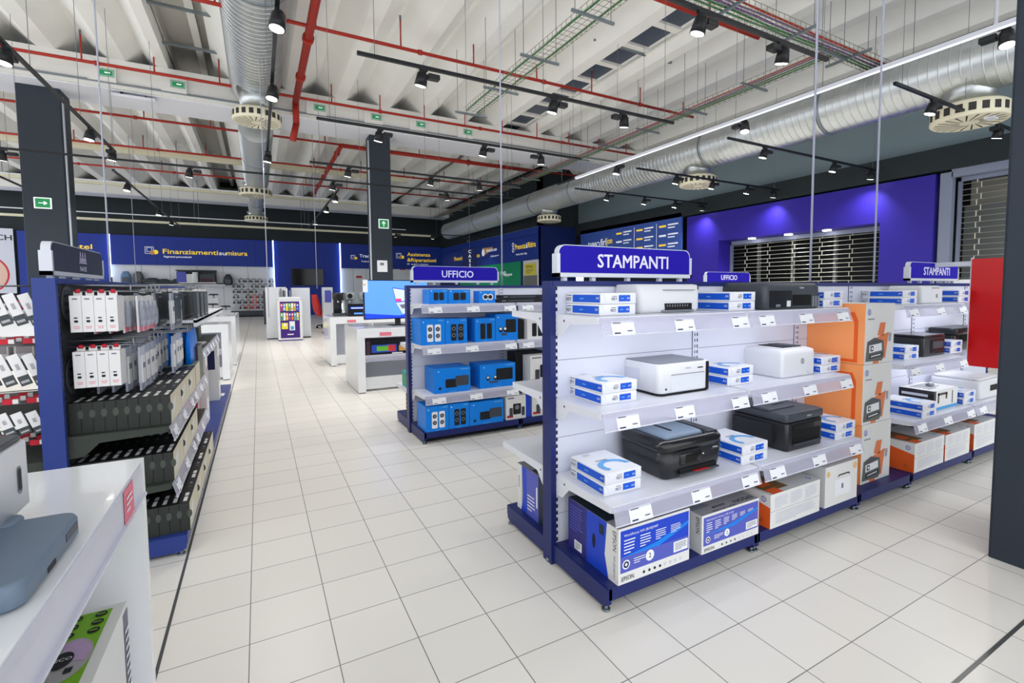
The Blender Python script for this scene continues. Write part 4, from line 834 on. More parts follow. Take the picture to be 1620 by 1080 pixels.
# ================================================================ LEFT SHELVING CONTENT (front faces +x)
def maze_carton(w, l, h):
    m = MB(); m.box(0, w, 0, l, 0, h, 'maze_box'); f = faces(0, w, 0, l, 0, h); F, R, T = f['F'], f['R'], f['T']
    m.rect(R, 0, l, 0, h, 'maze_side'); m.poly(R, [(.02,.02), (l*.4,.06), (l*.5,h*.8), (l*.2,h*.7)], 'pack_white', .0014)
    m.rect(T, 0, w, 0, l, 'maze_black'); m.rect(T, w*.3, w*.7, .03, .10, 'pack_white', .0014); m.rect(T, w*.3, w*.7, .115, .165, 'pack_white', .0014); m.rect(T, w*.35, w*.62, l-.07, l-.05, 'pack_grey', .0014); m.rect(T, w*.3, w*.7, l*.65, l*.72, 'bracket_green', .0014)
    m.rect(F, 0, .0012, 0, h, 'slot_black'); m.disc(F, w, h*.62, .022, 'maze_notch', n=14, ru=.012) if w > .03 else None
    return m.mesh('keyboard_carton')
MC = maze_carton(.0445, .395, .155)
def mrow(x0, n, y, z, rows, wh, mesh=MC, top='maze'):
    for r in range(rows):
        for k in range(n):
            o = bpy.data.objects.new('keyboard_carton', mesh); COL.objects.link(o); o.location = (x0+.0457*k, y+.40*r, z+random.uniform(0, .001))
            tag(o, 'black keyboard carton %s, %s from spine%s' % (wh, ORD[k], ('', ', second row back', ', third row back', ', fourth row back')[r]), 'carton', 'black keyboard cartons '+wh)
mrow(-.462, 9, 1.335, .706, 3, 'on upper left shelf')
mrow(-.462, 9, 1.335, .396, 3, 'on lower left shelf')
mrow(-.262, 6, 1.31, .111, 4, 'on blue left base')
m0 = MB(); m0.box(0, .085, 0, .3, 0, .16, 'maze_green'); m0.rect(faces(0,.085,0,.3,0,.16)['R'], 0, .3, 0, .16, 'maze_side'); gm = m0.mesh('green_carton')
for k in range(4):
    o = bpy.data.objects.new('green_carton', gm); COL.objects.link(o); o.location = (-.40+.088*k, 2.54, .706); tag(o, 'grey-green carton at the far end of the upper left shelf, %s from the spine' % ORD[k], 'carton', 'grey-green cartons beyond the black ones')
for k in range(3):
    m = MB(); m.box(0, .11, 0, .35, 0, .27, 'maroon'); m.rect(faces(0,.11,0,.35,0,.27)['R'], 0, .35, 0, .27, 'maze_green'); tag(m.obj('maroon_carton', loc=(-.40+.115*k, 2.86, .706)), 'tall maroon carton behind the grey-green ones, %s from the spine' % ORD[k], 'carton', 'tall maroon cartons')
# perforated steel discs on back panels
for k, (y, z) in enumerate([(1.42, 1.36), (1.42, .99)]):
    m = MB(); m.cyl((0,0,0), (.004,0,0), .09, 'plastic_charcoal', 24)
    for a in range(3):
        for b in range(3): m.cyl((.004, -.04+.04*a, -.04+.04*b), (.006, -.04+.04*a, -.04+.04*b), .009, 'slot_black', 8)
    tag(m.obj('hook_plate', loc=(-.462, y, z)), 'dark round perforated plate on the left shelving back panel, %s one' % ('upper', 'lower')[k], 'plate')
def hook(y, z, x1, wh, s=1, x0=-.46):
    m = MB(); m.cyl((0,0,0), (s*(x1-x0),0,0), .003, 'hook_steel', 6); m.cyl((0,0,.03), (s*(x1-x0)*.98,0,.03), .003, 'hook_steel', 6); m.cyl((s*(x1-x0),0,-.005), (s*(x1-x0),0,.035), .004, 'hook_steel', 6)
    tag(m.obj('display_hook', loc=(x0, y, z)), 'steel display hook '+wh, 'hook')
def pack_mesh(kind):
    m = MB(); w, l, h = .0445, .12, .182      # w along x, l along y
    if kind == 'white':
        m.box(-w/2, w/2, 0, l, -h, 0, 'pack_white'); F = Face((-w/2, 0, -h), (1,0,0), (0,0,1), w, h)
        m.box(-w/2+.006, w/2-.006, l*.4, l*.45, 0, .02, 'pack_white'); m.rect(F, .011, .031, h-.02, h-.013, 'ink_grey'); m.rect(F, .014, .028, .068, .074, 'ink'); rrect(F, m, .014, .03, .048, .06, .005, 'ink', .001); m.rect(F, .01, .036, .026, .029, 'pink_label'); m.rect(F, .013, .033, .018, .021, 'pink_label')
    elif kind == 'blister':
        m.box(-.004, .004, 0, .11, -.2, 0, 'pack_white'); m.rr([(.004,.028,.02,.09,-.17,.008), (.004,.03,.015,.095,-.1,.01), (.004,.02,.02,.09,-.03,.008)], 'blister'); m.box(.006,.02,.035,.075,-.14,-.06,'plastic_charcoal'); m.box(.004,.006,.01,.1,-.198,-.17,'pink_label')
    elif kind == 'dark':
        m.box(-.012, .012, 0, .26, -.21, 0, 'tablet_dark'); R = Face((.012,0,-.21), (0,1,0), (0,0,1), .26, .21); m.rect(R, .03, .1, .18, .19, 'pack_grey'); m.rect(R, .04, .2, .02, .03, 'pack_grey'); m.box(-.01,.01,.08,.16,0,.02,'pack_white')
    elif kind == 'blue':
        m.rr([(-.02,.02,0,.28,-.26,.01), (-.016,.016,0,.28,-.1,.01), (-.006,.006,.01,.27,-.01,.005), (-.005,.005,.02,.26,0,.004)], 'pouch_blue', 3)
    elif kind == 'bag':
        m.box(-.005, .005, 0, .1, -.24, 0, 'blister'); m.box(-.01, .01, .015, .085, -.2, -.05, 'pack_white'); m.box(-.011,.011,.02,.08,-.12,-.09,'ink_grey')
    return m.mesh(kind+'_pack')
PK = {k: pack_mesh(k) for k in ('white', 'blister', 'dark', 'blue', 'bag')}
def packs(kind, xs_, y, z, wh, noun, lab, tilt=0):
    for k, x in enumerate(xs_):
        o = bpy.data.objects.new(noun, PK[kind]); COL.objects.link(o); o.location = (x, y, z); o.rotation_euler = (tilt and random.uniform(-tilt, tilt), 0, random.uniform(-.03, .03) if kind != 'white' else 0)
        tag(o, '%s %s, %s from the spine' % (lab, wh, ORD[k]), 'pack', '%s %s' % (lab, wh))
        if kind == 'white':
            m = MB(); m.cyl((x-.008, y+.045, z+.022), (x+.01, y+.045, z+.022), .0095, 'hook_red', 12); tag(m.obj('hook_lock'), 'red round clip over the %s white carton %s' % (ORD[k], wh), 'clip')
for r, z in enumerate((1.40, 1.12)):
    nm = ('upper', 'lower')[r]
    hook(1.375, z+.022, -.2, 'nearest on the %s row of the left shelving' % nm)
    packs('white', [-.41+.046*k for k in range(4)], 1.33, z, 'on the nearest %s hook' % nm, 'cable_carton', 'white hanging cable carton')
    for q in range(4):
        y = 1.50+.13*q; hook(y+.05, z+.02, -.16, '%s along the %s row of the left shelving' % (ORD[q+1], nm))
        packs('blister' if r == 0 else 'bag', [-.38+.06*k for k in range(4)], y, z-.005, '%s on the %s row' % (ORD[q+1], nm), 'blister_pack', 'clear blister pack', .04)
    for q in range(4):
        y = 2.04+.115*q; hook(y+.05, z+.03, -.04, '%s along the %s row of the left shelving' % (ORD[q+5], nm)) if q < 3 or r == 0 else None
        packs('dark' if r == 0 and q == 1 else 'bag', [-.3+.09*k for k in range(3)], y, z+.01, '%s on the %s row' % (ORD[q+5], nm), 'hanging_pack', 'slim hanging pack', .25 if r and q < 2 else .03)
for q, y in enumerate((2.62, 2.92, 3.22)):
    hook(y+.13, 1.44, -.04, 'over the dark tablet cartons, %s of three' % ORD[q]); packs('dark', [-.36+.08*k for k in range(5)], y, 1.42, 'in %s column of the upper row' % ORD[q], 'tablet_carton', 'dark flat hanging carton')
for q, y in enumerate((2.62, 2.93)):
    hook(y+.14, 1.14, -.04, 'over the blue pouches, %s of two' % ORD[q]); packs('blue', [-.34+.06*k for k in range(5)], y, 1.12, 'in %s column' % ORD[q], 'blue_pouch', 'bright blue hanging pouch')
for q in range(5):
    y = 3.56+.13*q; packs('blister', [-.3+.1*k for k in range(3)], y, 1.38, 'far end of the upper row, column %s' % ORD[q], 'blister_pack', 'small clear pack', .03)
m = MB(); m.box(-.02, .42, 0, 3.2, 0, .02, 'white_metal'); m.box(.40, .42, 0, 3.2, -.03, .03, 'white_metal'); tag(m.obj('wall_shelf', loc=(-.45, 2.55, 1.185)), 'thin white shelf edge under the dark hanging cartons of the left shelving', 'shelf')
# rear side of the left shelving (faces -x): tilted hanging packs and red clips
m = MB(); m.box(-.06, .06, 0, .012, -.26, 0, 'pack_white'); m.box(-.06, .06, -.001, .013, -.26, -.18, 'tablet_dark'); m.box(-.045, .045, -.0015, -.001, -.24, -.22, 'pack_grey'); m.box(-.02,.02,-.0015,-.001,-.13,-.08,'pack_grey'); TP = m.mesh('tilted_pack')
for r, (z, n) in enumerate([(1.41, 9), (1.12, 9), (.84, 9)]):
    for k in range(n):
        o = bpy.data.objects.new('hanging_carton', TP); COL.objects.link(o); o.location = (-.60-.052*k, 1.34, z); o.rotation_euler = (-.12, -.36, 0); o.scale = (.34, .5, .6 if r < 2 else .42)
        tag(o, 'tilted white and dark hanging carton behind the blue post, %s row, %s out from it' % (('top', 'middle', 'bottom')[r], ORD[k]), 'pack', 'tilted cartons on the rear of the left shelving')
    t = thing('hook_rack', 'rack of steel hooks with red clips behind the blue post, %s row' % ('top', 'middle', 'bottom')[r], 'hooks', (-.54, 1.27, z+.04))
    m = MB(); m.cyl((0, 0, 0), (-.62, 0, 0), .003, 'hook_steel', 6); m.cyl((-.62, 0, -.01), (-.62, 0, .03), .004, 'hook_steel', 6); hk = m.mesh('hook')
    m = MB(); m.box(-.035, 0, 0, .018, -.01, .015, 'hook_red'); m.box(0, .02, 0, .018, -.008, .013, 'pack_white'); cl = m.mesh('clip')
    for q in range(5):
        o = bpy.data.objects.new('hook', hk); COL.objects.link(o); o.parent = t; o.location = (0, .1+q*.09, 0)
        o = bpy.data.objects.new('hook', hk); COL.objects.link(o); o.parent = t; o.location = (0, .1+q*.09, -.27 if r < 2 else -.2)
        if q > 2: continue
        for j in range(7): o = bpy.data.objects.new('clip', cl); COL.objects.link(o); o.parent = t; o.location = (-.04-.085*j, .09+q*.09, -.27 if r < 2 else -.2)
for r, z in enumerate((1.05, .75, .45)):
    m = MB(); m.box(-.95, 0, 0, .9, -.02, 0, 'bracket_green'); m.box(-.95, 0, -.02, 0, -.05, .01, 'plastic_charcoal'); tag(m.obj('rear_shelf', loc=(-.56, 1.75, z)), 'dark shelf behind the blue post, %s' % ('top', 'middle', 'bottom')[r], 'shelf')
m = MB()
for q in range(9): m.box(-.1*q-.09, -.1*q-.01, 0, .3, 0, .1, 'pack_white'); m.box(-.1*q-.08, -.1*q-.02, -.002, 0, .03, .08, 'pack_grey')
tag(m.obj('small_carton_row', loc=(-.58, 1.75, 1.06)), 'row of small white cartons behind the blue post', 'cartons')['kind'] = 'stuff'
# far end of the left aisle: blue base strip, leaning goods, white desks
for k, (x, y, w_, h, c, lb) in enumerate([(-.2, 3.6, .1, .62, 'red_label', 'tall red carton on the blue base farther down the left aisle'), (-.16, 3.9, .12, .8, 'pack_white', 'tall white carton on the blue base farther down the left aisle'), (-.2, 4.2, .14, .7, 'epson_blue', 'tall blue and white carton farther down the left aisle'), (-.15, 5.1, .16, .75, 'pack_white', 'white carton with tree picture at the far end of the left aisle base'), (-.3, 4.6, .2, 1.0, 'maze_green', 'dark green carton at the end of the left shelving')]):
    m = MB(); m.box(-w_/2, w_/2, 0, .24, 0, h, c); f = faces(-w_/2, w_/2, 0, .24, 0, h); m.rect(f['F'], w_*.2, w_*.8, h*.5, h*.8, 'ink_navy' if k % 2 else 'pack_white'); m.rect(f['R'], .04, .2, h*.3, h*.7, 'pack_grey'); tag(m.obj('tall_carton', loc=(x, y, .111)), lb, 'carton')
m = MB(); m.box(-.06, .06, -.09, .09, 0, .003, 'paper'); m.rect(Face((-.06,-.09,.003), (1,0,0), (0,1,0), .12, .18), .03, .09, .05, .13, 'ink_grey'); tag(m.obj('paper_notice', loc=(-.10, 5.45, .113)), 'white paper notice lying on the blue base of the left shelving', 'paper')
# ================================================================ DESKS
def desk(label, x0, x1, y0, y1, h, shelf=None, front='-y', plinth=True, back=True):
    t = thing('display_desk', label, 'desk', (x0, y0, 0)); W, D = x1-x0, y1-y0
    m = MB(); m.box(0, W, 0, D, h-.045, h, 'white_gloss'); m.obj('desktop', t)
    for a in ((0, .1), (W-.1, W)) if front == '-y' else ():
        m = MB(); m.box(a[0], a[1], 0, D, .012, h-.045, 'white_gloss'); m.box(a[0]+.01, a[1]-.01, .01, D-.01, 0, .012, 'dark_kick'); m.obj('side_panel', t)
    if front == '-y':
        m = MB(); m.box(.1, W-.1, 0, .02, h-.13, h-.045, 'white_gloss'); m.obj('fascia', t)
        if back: m = MB(); m.box(.1, W-.1, D*.45, D*.47, .05, h-.045, 'panel_white'); m.obj('back_board', t)
        if shelf: m = MB(); m.box(.1, W-.1, .03, D*.45, shelf-.03, shelf, 'white_gloss'); m.box(.1, W-.1, .02, .035, shelf-.09, shelf+.004, 'price_rail'); m.obj('shelf', t)
        if plinth: m = MB(); m.box(.1, W-.1, .12, .14, .03, .2, 'white_gloss'); m.obj('plinth', t)
        m = MB(); F = Face((.1, 0, 0), (1,0,0), (0,0,1), W, h); m.rect(F, .2, .36, h-.11, h-.06, 'pink_label', .003); m.lines(F, .22, .34, h-.1, h-.07, 2, 'paper'); m.obj('price_sticker', t)
    return t
desk('white display desk with television on top behind the office shelving', 1.535, 3.6, 5.15, 6.27, .90, .52)
desk('white display desk farther back, second along the aisle', 1.53, 3.6, 8.02, 9.1, .93, None)
desk('white display desk farther back, third along the aisle', 2.2, 3.6, 11.0, 12.0, .93, None)
desk('white desk at the far end of the left aisle, nearer one', -.95, -.06, 7.4, 8.6, .90, .5)
desk('white desk at the far end of the left aisle, farther one', -1.1, -.02, 9.2, 11.2, .95, .5)
# television on the desk
t = thing('television', 'television showing a bright blue laptop screen on the white desk', 'television', (1.70, 5.55, .90), .08)
m = MB(); m.box(0, .98, -.02, .02, .10, .68, 'tv_black'); m.rbox(.25, .75, .02, .06, .2, .5, .02, 'tv_black'); m.obj('housing', t)
F = Face((0, -.0205, .10), (1,0,0), (0,0,1), .98, .58)
m = MB(); m.rect(F, .012, .968, .014, .568, 'screen_sky'); m.poly(F, [(.012,.014), (.968,.014), (.968,.1), (.5,.05), (.012,.09)], 'screen_deep', .0012)
m.poly(F, [(.42,.47), (.62,.44), (.66,.26), (.47,.24)], 'screen_deep', .0016); m.poly(F, [(.43,.455), (.61,.43), (.645,.27), (.475,.255)], 'screen_pale', .002); m.poly(F, [(.46,.3), (.55,.3), (.55,.26), (.47,.26)], 'screen_pink', .0024); m.poly(F, [(.47,.24), (.66,.26), (.78,.12), (.57,.07)], 'screen_pale', .002); m.poly(F, [(.52,.21), (.65,.22), (.7,.17), (.56,.15)], 'ink_grey', .0024)
m.rect(F, -.01, .06, .4, .58, 'paper', .003); m.rect(F, .0, .03, .5, .52, 'gold_box', .004); m.obj('screen', t)
m = MB(); m.box(.38, .62, -.1, .14, 0, .012, 'plastic_black'); m.box(.46, .54, 0, .03, .01, .12, 'plastic_black'); m.obj('stand', t)
m = MB(); m.box(0, .9, 0, .3, 0, .2, 'plastic_dark'); F = Face((0,0,0), (1,0,0), (0,0,1), .9, .2); m.rect(F, .07, .42, .03, .14, 'c_blue'); m.rect(F, .14, .3, .05, .12, 'c_green', .002); m.rect(F, .3, .4, .04, .13, 'c_red', .002); m.rect(F, 0, .05, 0, .2, 'maroon', .001); m.rect(F, .45, .7, .04, .12, 'gold_box'); m.rect(F, .35, .5, .005, .02, 'paper'); tag(m.obj('keyboard_carton', loc=(1.66, 5.2, .521)), 'wide black carton with rainbow keyboard picture inside the white desk', 'carton')
m = MB(); m.box(0, .16, 0, .14, 0, .14, 'plastic_dark'); m.box(.17, .3, -.03, .14, 0, .11, 'plastic_charcoal')
m.rect(Face((0,0,0), (1,0,0), (0,0,1), .16, .14), .02, .14, .06, .1, 'c_sky'); 
m = MB(); m.box(0, .36, 0, .14, 0, .24, 'plastic_dark'); F = Face((0,0,0), (1,0,0), (0,0,1), .36, .24); m.rect(F, .03, .3, .14, .19, 'epson_blue'); m.rect(F, .05, .27, .15, .17, 'screen_pale', .0016); m.rect(F, .1, .26, .04, .07, 'screen_sky', .0016)
tag(m.obj('dark_carton', loc=(1.88, 8.15, .93)), 'black carton with blue lettering on the second white desk', 'carton')
for k, (x, y, c1) in enumerate([(1.75, 8.6, 'plastic_black'), (1.98, 8.7, 'device_grey'), (2.25, 8.6, 'device_grey')]):
    t = thing('coffee_machine', '%s small countertop machine on the second white desk, %s from the left' % (('black', 'grey', 'grey')[k], ORD[k]), 'appliance', (x, y, .93))
    m = MB(); m.rbox(-.1, .1, -.12, .12, 0, .05, .03, 'plastic_charcoal'); m.rbox(-.08, .08, .02, .12, .05, .4, .03, c1); m.rbox(-.1, .1, -.12, .12, .32, .46, .04, c1); m.obj('body', t)
    m = MB(); m.cyl((0,-.125,.39), (0,-.12,.39), .05, 'slot_black', 16); m.cyl((0,-.06,.32), (0,-.06,.26), .02, 'chrome'); m.obj('spout', t)
for k, (x, y, h, c) in enumerate([(1.5, 12.6, 1.55, 'plastic_white'), (1.9, 12.9, 1.1, 'plastic_pale')]):
    t = thing('display_stand', 'white upright display stand %s the red gaming chair' % ('left of', 'right of')[k], 'stand', (x+.9, y+3.5, 0)); m = MB(); m.box(-.15, .15, -.2, .2, 0, h, c); m.box(-.16, .16, -.21, .21, 0, .06, 'plastic_charcoal'); m.obj('body', t)
    m = MB(); m.box(-.1, .1, -.205, -.2, h-.5, h-.1, 'led_blue' if k else 'epson_violet'); m.obj('panel', t)
# gaming chairs
def gaming_chair(x, y, rz, c, label):
    t = thing('gaming_chair', label, 'chair', (x, y, 0), rz)
    m = MB(); m.rbox(-.26, .26, -.25, .25, .44, .54, .08, c, .03); m.obj('seat', t)
    m = MB(); m.rr([(-.2,.2,.2,.3,.52,.04), (-.26,.26,.24,.36,.7,.05), (-.27,.27,.28,.4,.95,.05), (-.2,.2,.32,.43,1.15,.05), (-.16,.16,.35,.45,1.3,.04)], c); m.rr([(-.1,.1,.19,.25,.58,.02), (-.12,.12,.25,.33,1.0,.02)], 'chair_black'); m.obj('backrest', t)
    for s in (-1, 1): m = MB(); m.box(s*.32-.03, s*.32+.03, -.15, .15, .66, .69, 'chair_black'); m.cyl((s*.3,0,.48), (s*.32,0,.66), .02, 'chair_black'); m.obj('armrest', t)
    m = MB(); m.cyl((0,0,.12), (0,0,.46), .03, 'chair_black'); m.obj('gas_lift', t)
    m = MB()
    for k in range(5):
        a = 2*math.pi*k/5; m.cyl((0,0,.13), (.3*math.cos(a), .3*math.sin(a), .09), .025, 'chair_black'); m.cyl((.3*math.cos(a)-.03, .3*math.sin(a), .035), (.3*math.cos(a)+.03, .3*math.sin(a), .035), .035, 'chair_black')
    m.obj('star_base', t)
gaming_chair(2.62, 18.9, math.pi*.6, 'chair_red', 'red gaming chair seen from the side in the middle distance')
gaming_chair(3.4, 18.0, math.pi*.75, 'chair_black', 'black gaming chair right of the red one')
for k, (x, y, h, c, nm) in enumerate([(4.2, 16.5, 1.15, 'chair_black', 'black'), (4.8, 15.2, 1.25, 'plastic_charcoal', 'dark grey'), (3.0, 15.8, .9, 'plastic_pale', 'pale')]):
    t = thing('gaming_rig', '%s racing seat frame among the gaming chairs, %s from the left' % (nm, ORD[(1, 2, 0)[k]]), 'racing seat', (x, y, 0), .6*k)
    m = MB(); m.rbox(-.25, .25, -.3, .2, .3, .42, .06, c); m.rr([(-.22,.22,.15,.28,.42,.05), (-.25,.25,.22,.36,.8,.05), (-.16,.16,.3,.42,h,.05)], c); m.obj('seat', t)
    m = MB(); m.tube([(-.28,.3,.05), (-.28,-.9,.05), (-.28,-.7,.6), (.28,-.7,.6), (.28,-.9,.05), (.28,.3,.05), (-.28,.3,.05)], .025, 'plastic_grey', 8); m.obj('frame', t)
    m = MB(); m.ring(Face((0,-.72,.72), (1,0,0), (0,.3,.95), 1, 1), 0, 0, .1, .13, 'plastic_black', off=0); m.cyl((0,-.72,.6), (0,-.72,.72), .03, 'plastic_black'); m.obj('wheel', t)
# gift card kiosk and white block behind
t = thing('gift_card_stand', 'white gift card stand with purple front panel in the aisle distance', 'stand', (.84, 13.95, 0))
m = MB(); m.box(0, .63, .0, .4, .03, 1.17, 'plastic_white'); m.box(.0, .63, .0, .4, 0, .03, 'card_purple'); m.rr([(0,.63,0,.4,1.17,.02), (.05,.58,.02,.38,1.26,.02)], 'plastic_white'); m.obj('body', t)
F = Face((.06, -.001, .08), (1,0,0), (0,0,1), .5, 1.05); m = MB(); m.rect(F, 0, .5, 0, 1.05, 'card_purple'); m.rect(F, .17, .33, .09, .12, 'paper', .002); m.obj('panel', t)
cards = ['c_red','c_orange','c_green','c_sky','c_blue','c_white','c_yellow']
for r in range(2):
    for k in range(7):
        m = MB(); F2 = Face((0,0,0), (1,0,0), (0,0,1), .055, .2); m.box(0, .055, 0, .01, 0, .22, cards[(k*3+r*2) % 7]); m.rect(F2, .01, .045, .03, .09, cards[(k+4) % 7], .001); m.rect(F2, .012, .043, .14, .19, 'paper', .001); m.obj('gift_card', t, loc=(.075+.068*k, -.012, .86-.27*r))
m = MB(); m.box(0, .16, 0, .01, 0, .18, 'c_yellow'); m.rect(Face((0,0,0), (1,0,0), (0,0,1), .16, .18), .05, .12, .08, .16, 'c_white', .001); m.obj('gift_card', t, loc=(.09, -.012, .34))
m = MB(); m.box(0, .14, 0, .01, 0, .26, 'c_white'); m.rect(Face((0,0,0), (1,0,0), (0,0,1), .14, .26), .03, .11, .02, .12, 'c_sky', .001); m.obj('gift_card', t, loc=(.29, -.012, .30))
t = thing('white_display_block', 'tall white display block behind the gift card stand', 'display', (.56, 14.7, 0))
m = MB(); m.box(0, .55, 0, .6, .03, 1.55, 'plastic_white'); m.box(.7, 1.2, .1, .6, .03, 1.53, 'plastic_pale'); m.box(.55, .7, .2, .6, .03, 1.2, 'plastic_white'); m.box(.01, 1.19, .02, .58, 0, .03, 'dark_kick'); m.obj('body', t)
m = MB()
for k in range(5): m.box(.3+k*.08, .34+k*.08, -.05, 0, 1.1+.05*(k % 3), 1.45+.06*(k % 2), ('c_white', 'plastic_grey', 'plastic_black')[k % 3])
m.obj('packs', t)
m = MB()
for k in range(3): m.box(-.06, -.0, .05+k*.18, .14+k*.18, .45, 1.4, ('plastic_black', 'c_white', 'plastic_grey')[k])
m.obj('side_rack', t)
# back wall goods
t = thing('wall_television', 'large black television hanging in the blue bay of the back wall', 'television', (3.0, 30.9, 2.3))
m = MB(); m.box(-.86, .88, -.06, 0, -.52, .48, 'tv_black'); m.obj('housing', t); m = MB(); m.box(-.84, .86, -.062, -.06, -.5, .46, 'screen_off'); m.obj('screen', t)
for k, (x, z, r) in enumerate([(-5.5, 2.2, .2), (-5.0, 2.2, .2), (-1.05, 2.1, .2)]):
    m = MB(); m.rr([(-.2,.2,-.1,.1,-.3,.08), (-.22,.22,-.13,.1,-.1,.1), (-.2,.2,-.12,.1,.12,.1), (-.1,.1,-.08,.08,.3,.06)], ('skin_bag', 'bag_grey', 'tablet_dark')[k]); m.rbox(-.14, .14, -.16, -.1, -.24, 0, .03, 'bag_grey'); tag(m.obj('backpack', loc=(x, 30.7, z)), '%s backpack displayed high on the back wall, %s from the left' % (('blue', 'grey', 'dark')[k], ORD[k]), 'backpack')
for k, (x, z, s) in enumerate([(-4.4, 1.95, .45), (-3.9, 1.9, .38), (-3.4, 1.9, .25)]):
    m = MB(); m.rr([(-s,s,-.2,.2,0,.1), (-s*.8,s*.8,-.2,.2,.12,.1), (-s*.3,s*.3,-.1,.1,.22,.05)], 'tablet_dark'); tag(m.obj('helmet', loc=(x, 30.6, z)), 'dark low helmet-like item on the back wall shelf, %s from the left' % ORD[k], 'helmet')
m = MB(); m.box(-6.0, -1.2, -.4, 0, -.04, 0, 'plastic_white'); m.box(-6.0, -1.2, -.4, -.38, -.14, 0, 'plastic_white'); tag(m.obj('back_shelf', loc=(0, 30.9, 1.88)), 'long white shelf on the back wall under the financing sign', 'shelf')
t = thing('display_case', 'wall display case with dark top and purple poster under the financing sign', 'display', (-3.35, 30.4, 1.88))
m = MB(); m.box(0, 1.75, 0, .4, 0, .06, 'plastic_white'); m.box(-.03, 1.78, -.05, .4, .66, .72, 'plastic_black'); m.box(0, 1.75, .38, .4, .06, .66, 'plastic_charcoal'); m.obj('case', t)
m = MB(); m.box(0, .4, -.02, 0, .06, .62, 'epson_violet'); m.obj('poster', t); m = MB(); m.box(.42, .95, 0, .2, .06, .5, 'plastic_white'); m.rbox(.7, .95, -.1, .2, .06, .6, .08, 'plastic_white'); m.obj('appliance', t); m = MB(); m.box(1.0, 1.7, 0, .1, .06, .5, 'tablet_dark'); m.rbox(1.05, 1.6, -.02, .05, .08, .25, .04, 'maroon'); m.obj('screen', t)
hm = MB(); hm.cyl((-.1, 0, 0), (-.1, -.05, 0), .055, 'plastic_black', 10); hm.cyl((.1, 0, 0), (.1, -.05, 0), .055, 'plastic_black', 10)
hm.tube([(.12*math.cos(math.radians(a)), -.02, .02+.15*math.sin(math.radians(a))) for a in range(0, 181, 30)], .018, 'plastic_charcoal', 6); hb = hm.mesh('headphones')
hw = MB(); hw.cyl((-.1, 0, 0), (-.1, -.05, 0), .055, 'plastic_pale', 10); hw.cyl((.1, 0, 0), (.1, -.05, 0), .055, 'plastic_pale', 10)
hw.tube([(.12*math.cos(math.radians(a)), -.02, .02+.15*math.sin(math.radians(a))) for a in range(0, 181, 30)], .018, 'plastic_white', 6); hwm = hw.mesh('headphones')
hr = MB(); hr.cyl((-.1, 0, 0), (-.1, -.05, 0), .055, 'chair_red', 10); hr.cyl((.1, 0, 0), (.1, -.05, 0), .055, 'chair_red', 10)
hr.tube([(.12*math.cos(math.radians(a)), -.02, .02+.15*math.sin(math.radians(a))) for a in range(0, 181, 30)], .018, 'chair_red', 6); hrm = hr.mesh('headphones')
for r in range(6):
    for c in range(7):
        red = (c == 3 and r > 2) or (c == 2 and r == 5); o = bpy.data.objects.new('headphones', hrm if red else (hb if (r*3+c) % 5 else hwm)); COL.objects.link(o); o.location = (-.72+.3*c, 30.85, 2.0-.3*r)
        tag(o, '%s headphones on the back wall grid, row %s from the top, %s from the left' % ('red' if red else ('black' if (r*3+c) % 5 else 'white'), ORD[r], ORD[c]), 'headphones', 'headphones on the back wall')
m = MB(); m.box(-.95, 1.15, -.5, 0, .08, .34, 'plastic_charcoal'); m.box(-.93, 1.13, -.48, 0, 0, .08, 'dark_kick'); tag(m.obj('low_plinth', loc=(0, 30.9, 0)), 'low dark plinth under the headphone wall', 'plinth')
for k, (x, y, z) in enumerate([(-1.9, 16, 1.2), (-1.5, 17, 1.0), (-2.1, 18, 1.5), (-1.6, 19, 1.3), (-1.2, 18, .9)]):
    t = thing('desk_lamp_display', 'small dark product on a white stand before the headphone wall, %s from the camera' % ORD[k], 'product', (x+.6, y, 0)); m = MB(); m.box(-.15, .15, -.15, .15, 0, z-.1, 'plastic_white'); m.obj('stand', t); m = MB(); m.cyl((0,0,z-.1), (0,0,z), .02, 'chrome'); m.rr([(-.16,.16,-.1,.1,z,.05), (-.12,.12,-.08,.08,z+.05,.05)], 'plastic_black'); m.obj('product', t)
# lettering on the blue bands
BF = Face((0, BW-.12, 0), (1,0,0), (0,0,1), 1, 1)
def wallsign(parts, name, label, F=BF, pic=None):
    m = MB()
    for t_, u, v, h, c, w_ in parts: m.text(F, t_, u, v, h, c, w=w_, off=.01)
    if pic: pic(m)
    tag(m.obj(name), label, 'sign')
def cal(u, v, s, F=BF):
    def f(m):
        m.ring(F, u, v, s*.9, s, 'text_white', 45, 405, off=.008, n=4); m.ring(F, u, v+s*.1, s*.5, s*.6, 'text_white', 45, 405, off=.008, n=4); m.disc(F, u+s, v-s*.35, s*.45, 'text_yellow', .012); m.disc(F, u+s*.45, v-s*.5, s*.4, 'gold_box', .014)
    return f
wallsign([('Finanziamenti', -3.93, 3.46, .26, 'text_yellow', 2.45), ('su', -1.43, 3.46, .22, 'text_white', .32), ('misura', -1.08, 3.46, .26, 'text_yellow', 1.0), ('Pagamenti personalizzati', -3.9, 3.26, .1, 'text_white', 1.2)], 'wall_lettering', 'yellow and white Finanziamenti su misura lettering with calendar icon on the back wall', pic=cal(-4.5, 3.62, .26))
wallsign([('Assistenza', 9.0, 3.72, .24, 'text_yellow', 1.55), ('&Riparazioni', 9.0, 3.36, .24, 'text_yellow', 1.95), ('Il servizio', 9.0, 3.15, .1, 'text_white', 1.4)], 'wall_lettering', 'yellow Assistenza & Riparazioni lettering right of the middle column', pic=cal(8.45, 3.72, .24))
wallsign([('Trade-in', 6.0, 3.55, .2, 'text_white', 1.1), ('Trova la soluzione', 6.1, 3.25, .11, 'text_white', 1.1)], 'wall_lettering', 'white lettering with square icon left of the middle column', pic=cal(5.6, 3.55, .18))
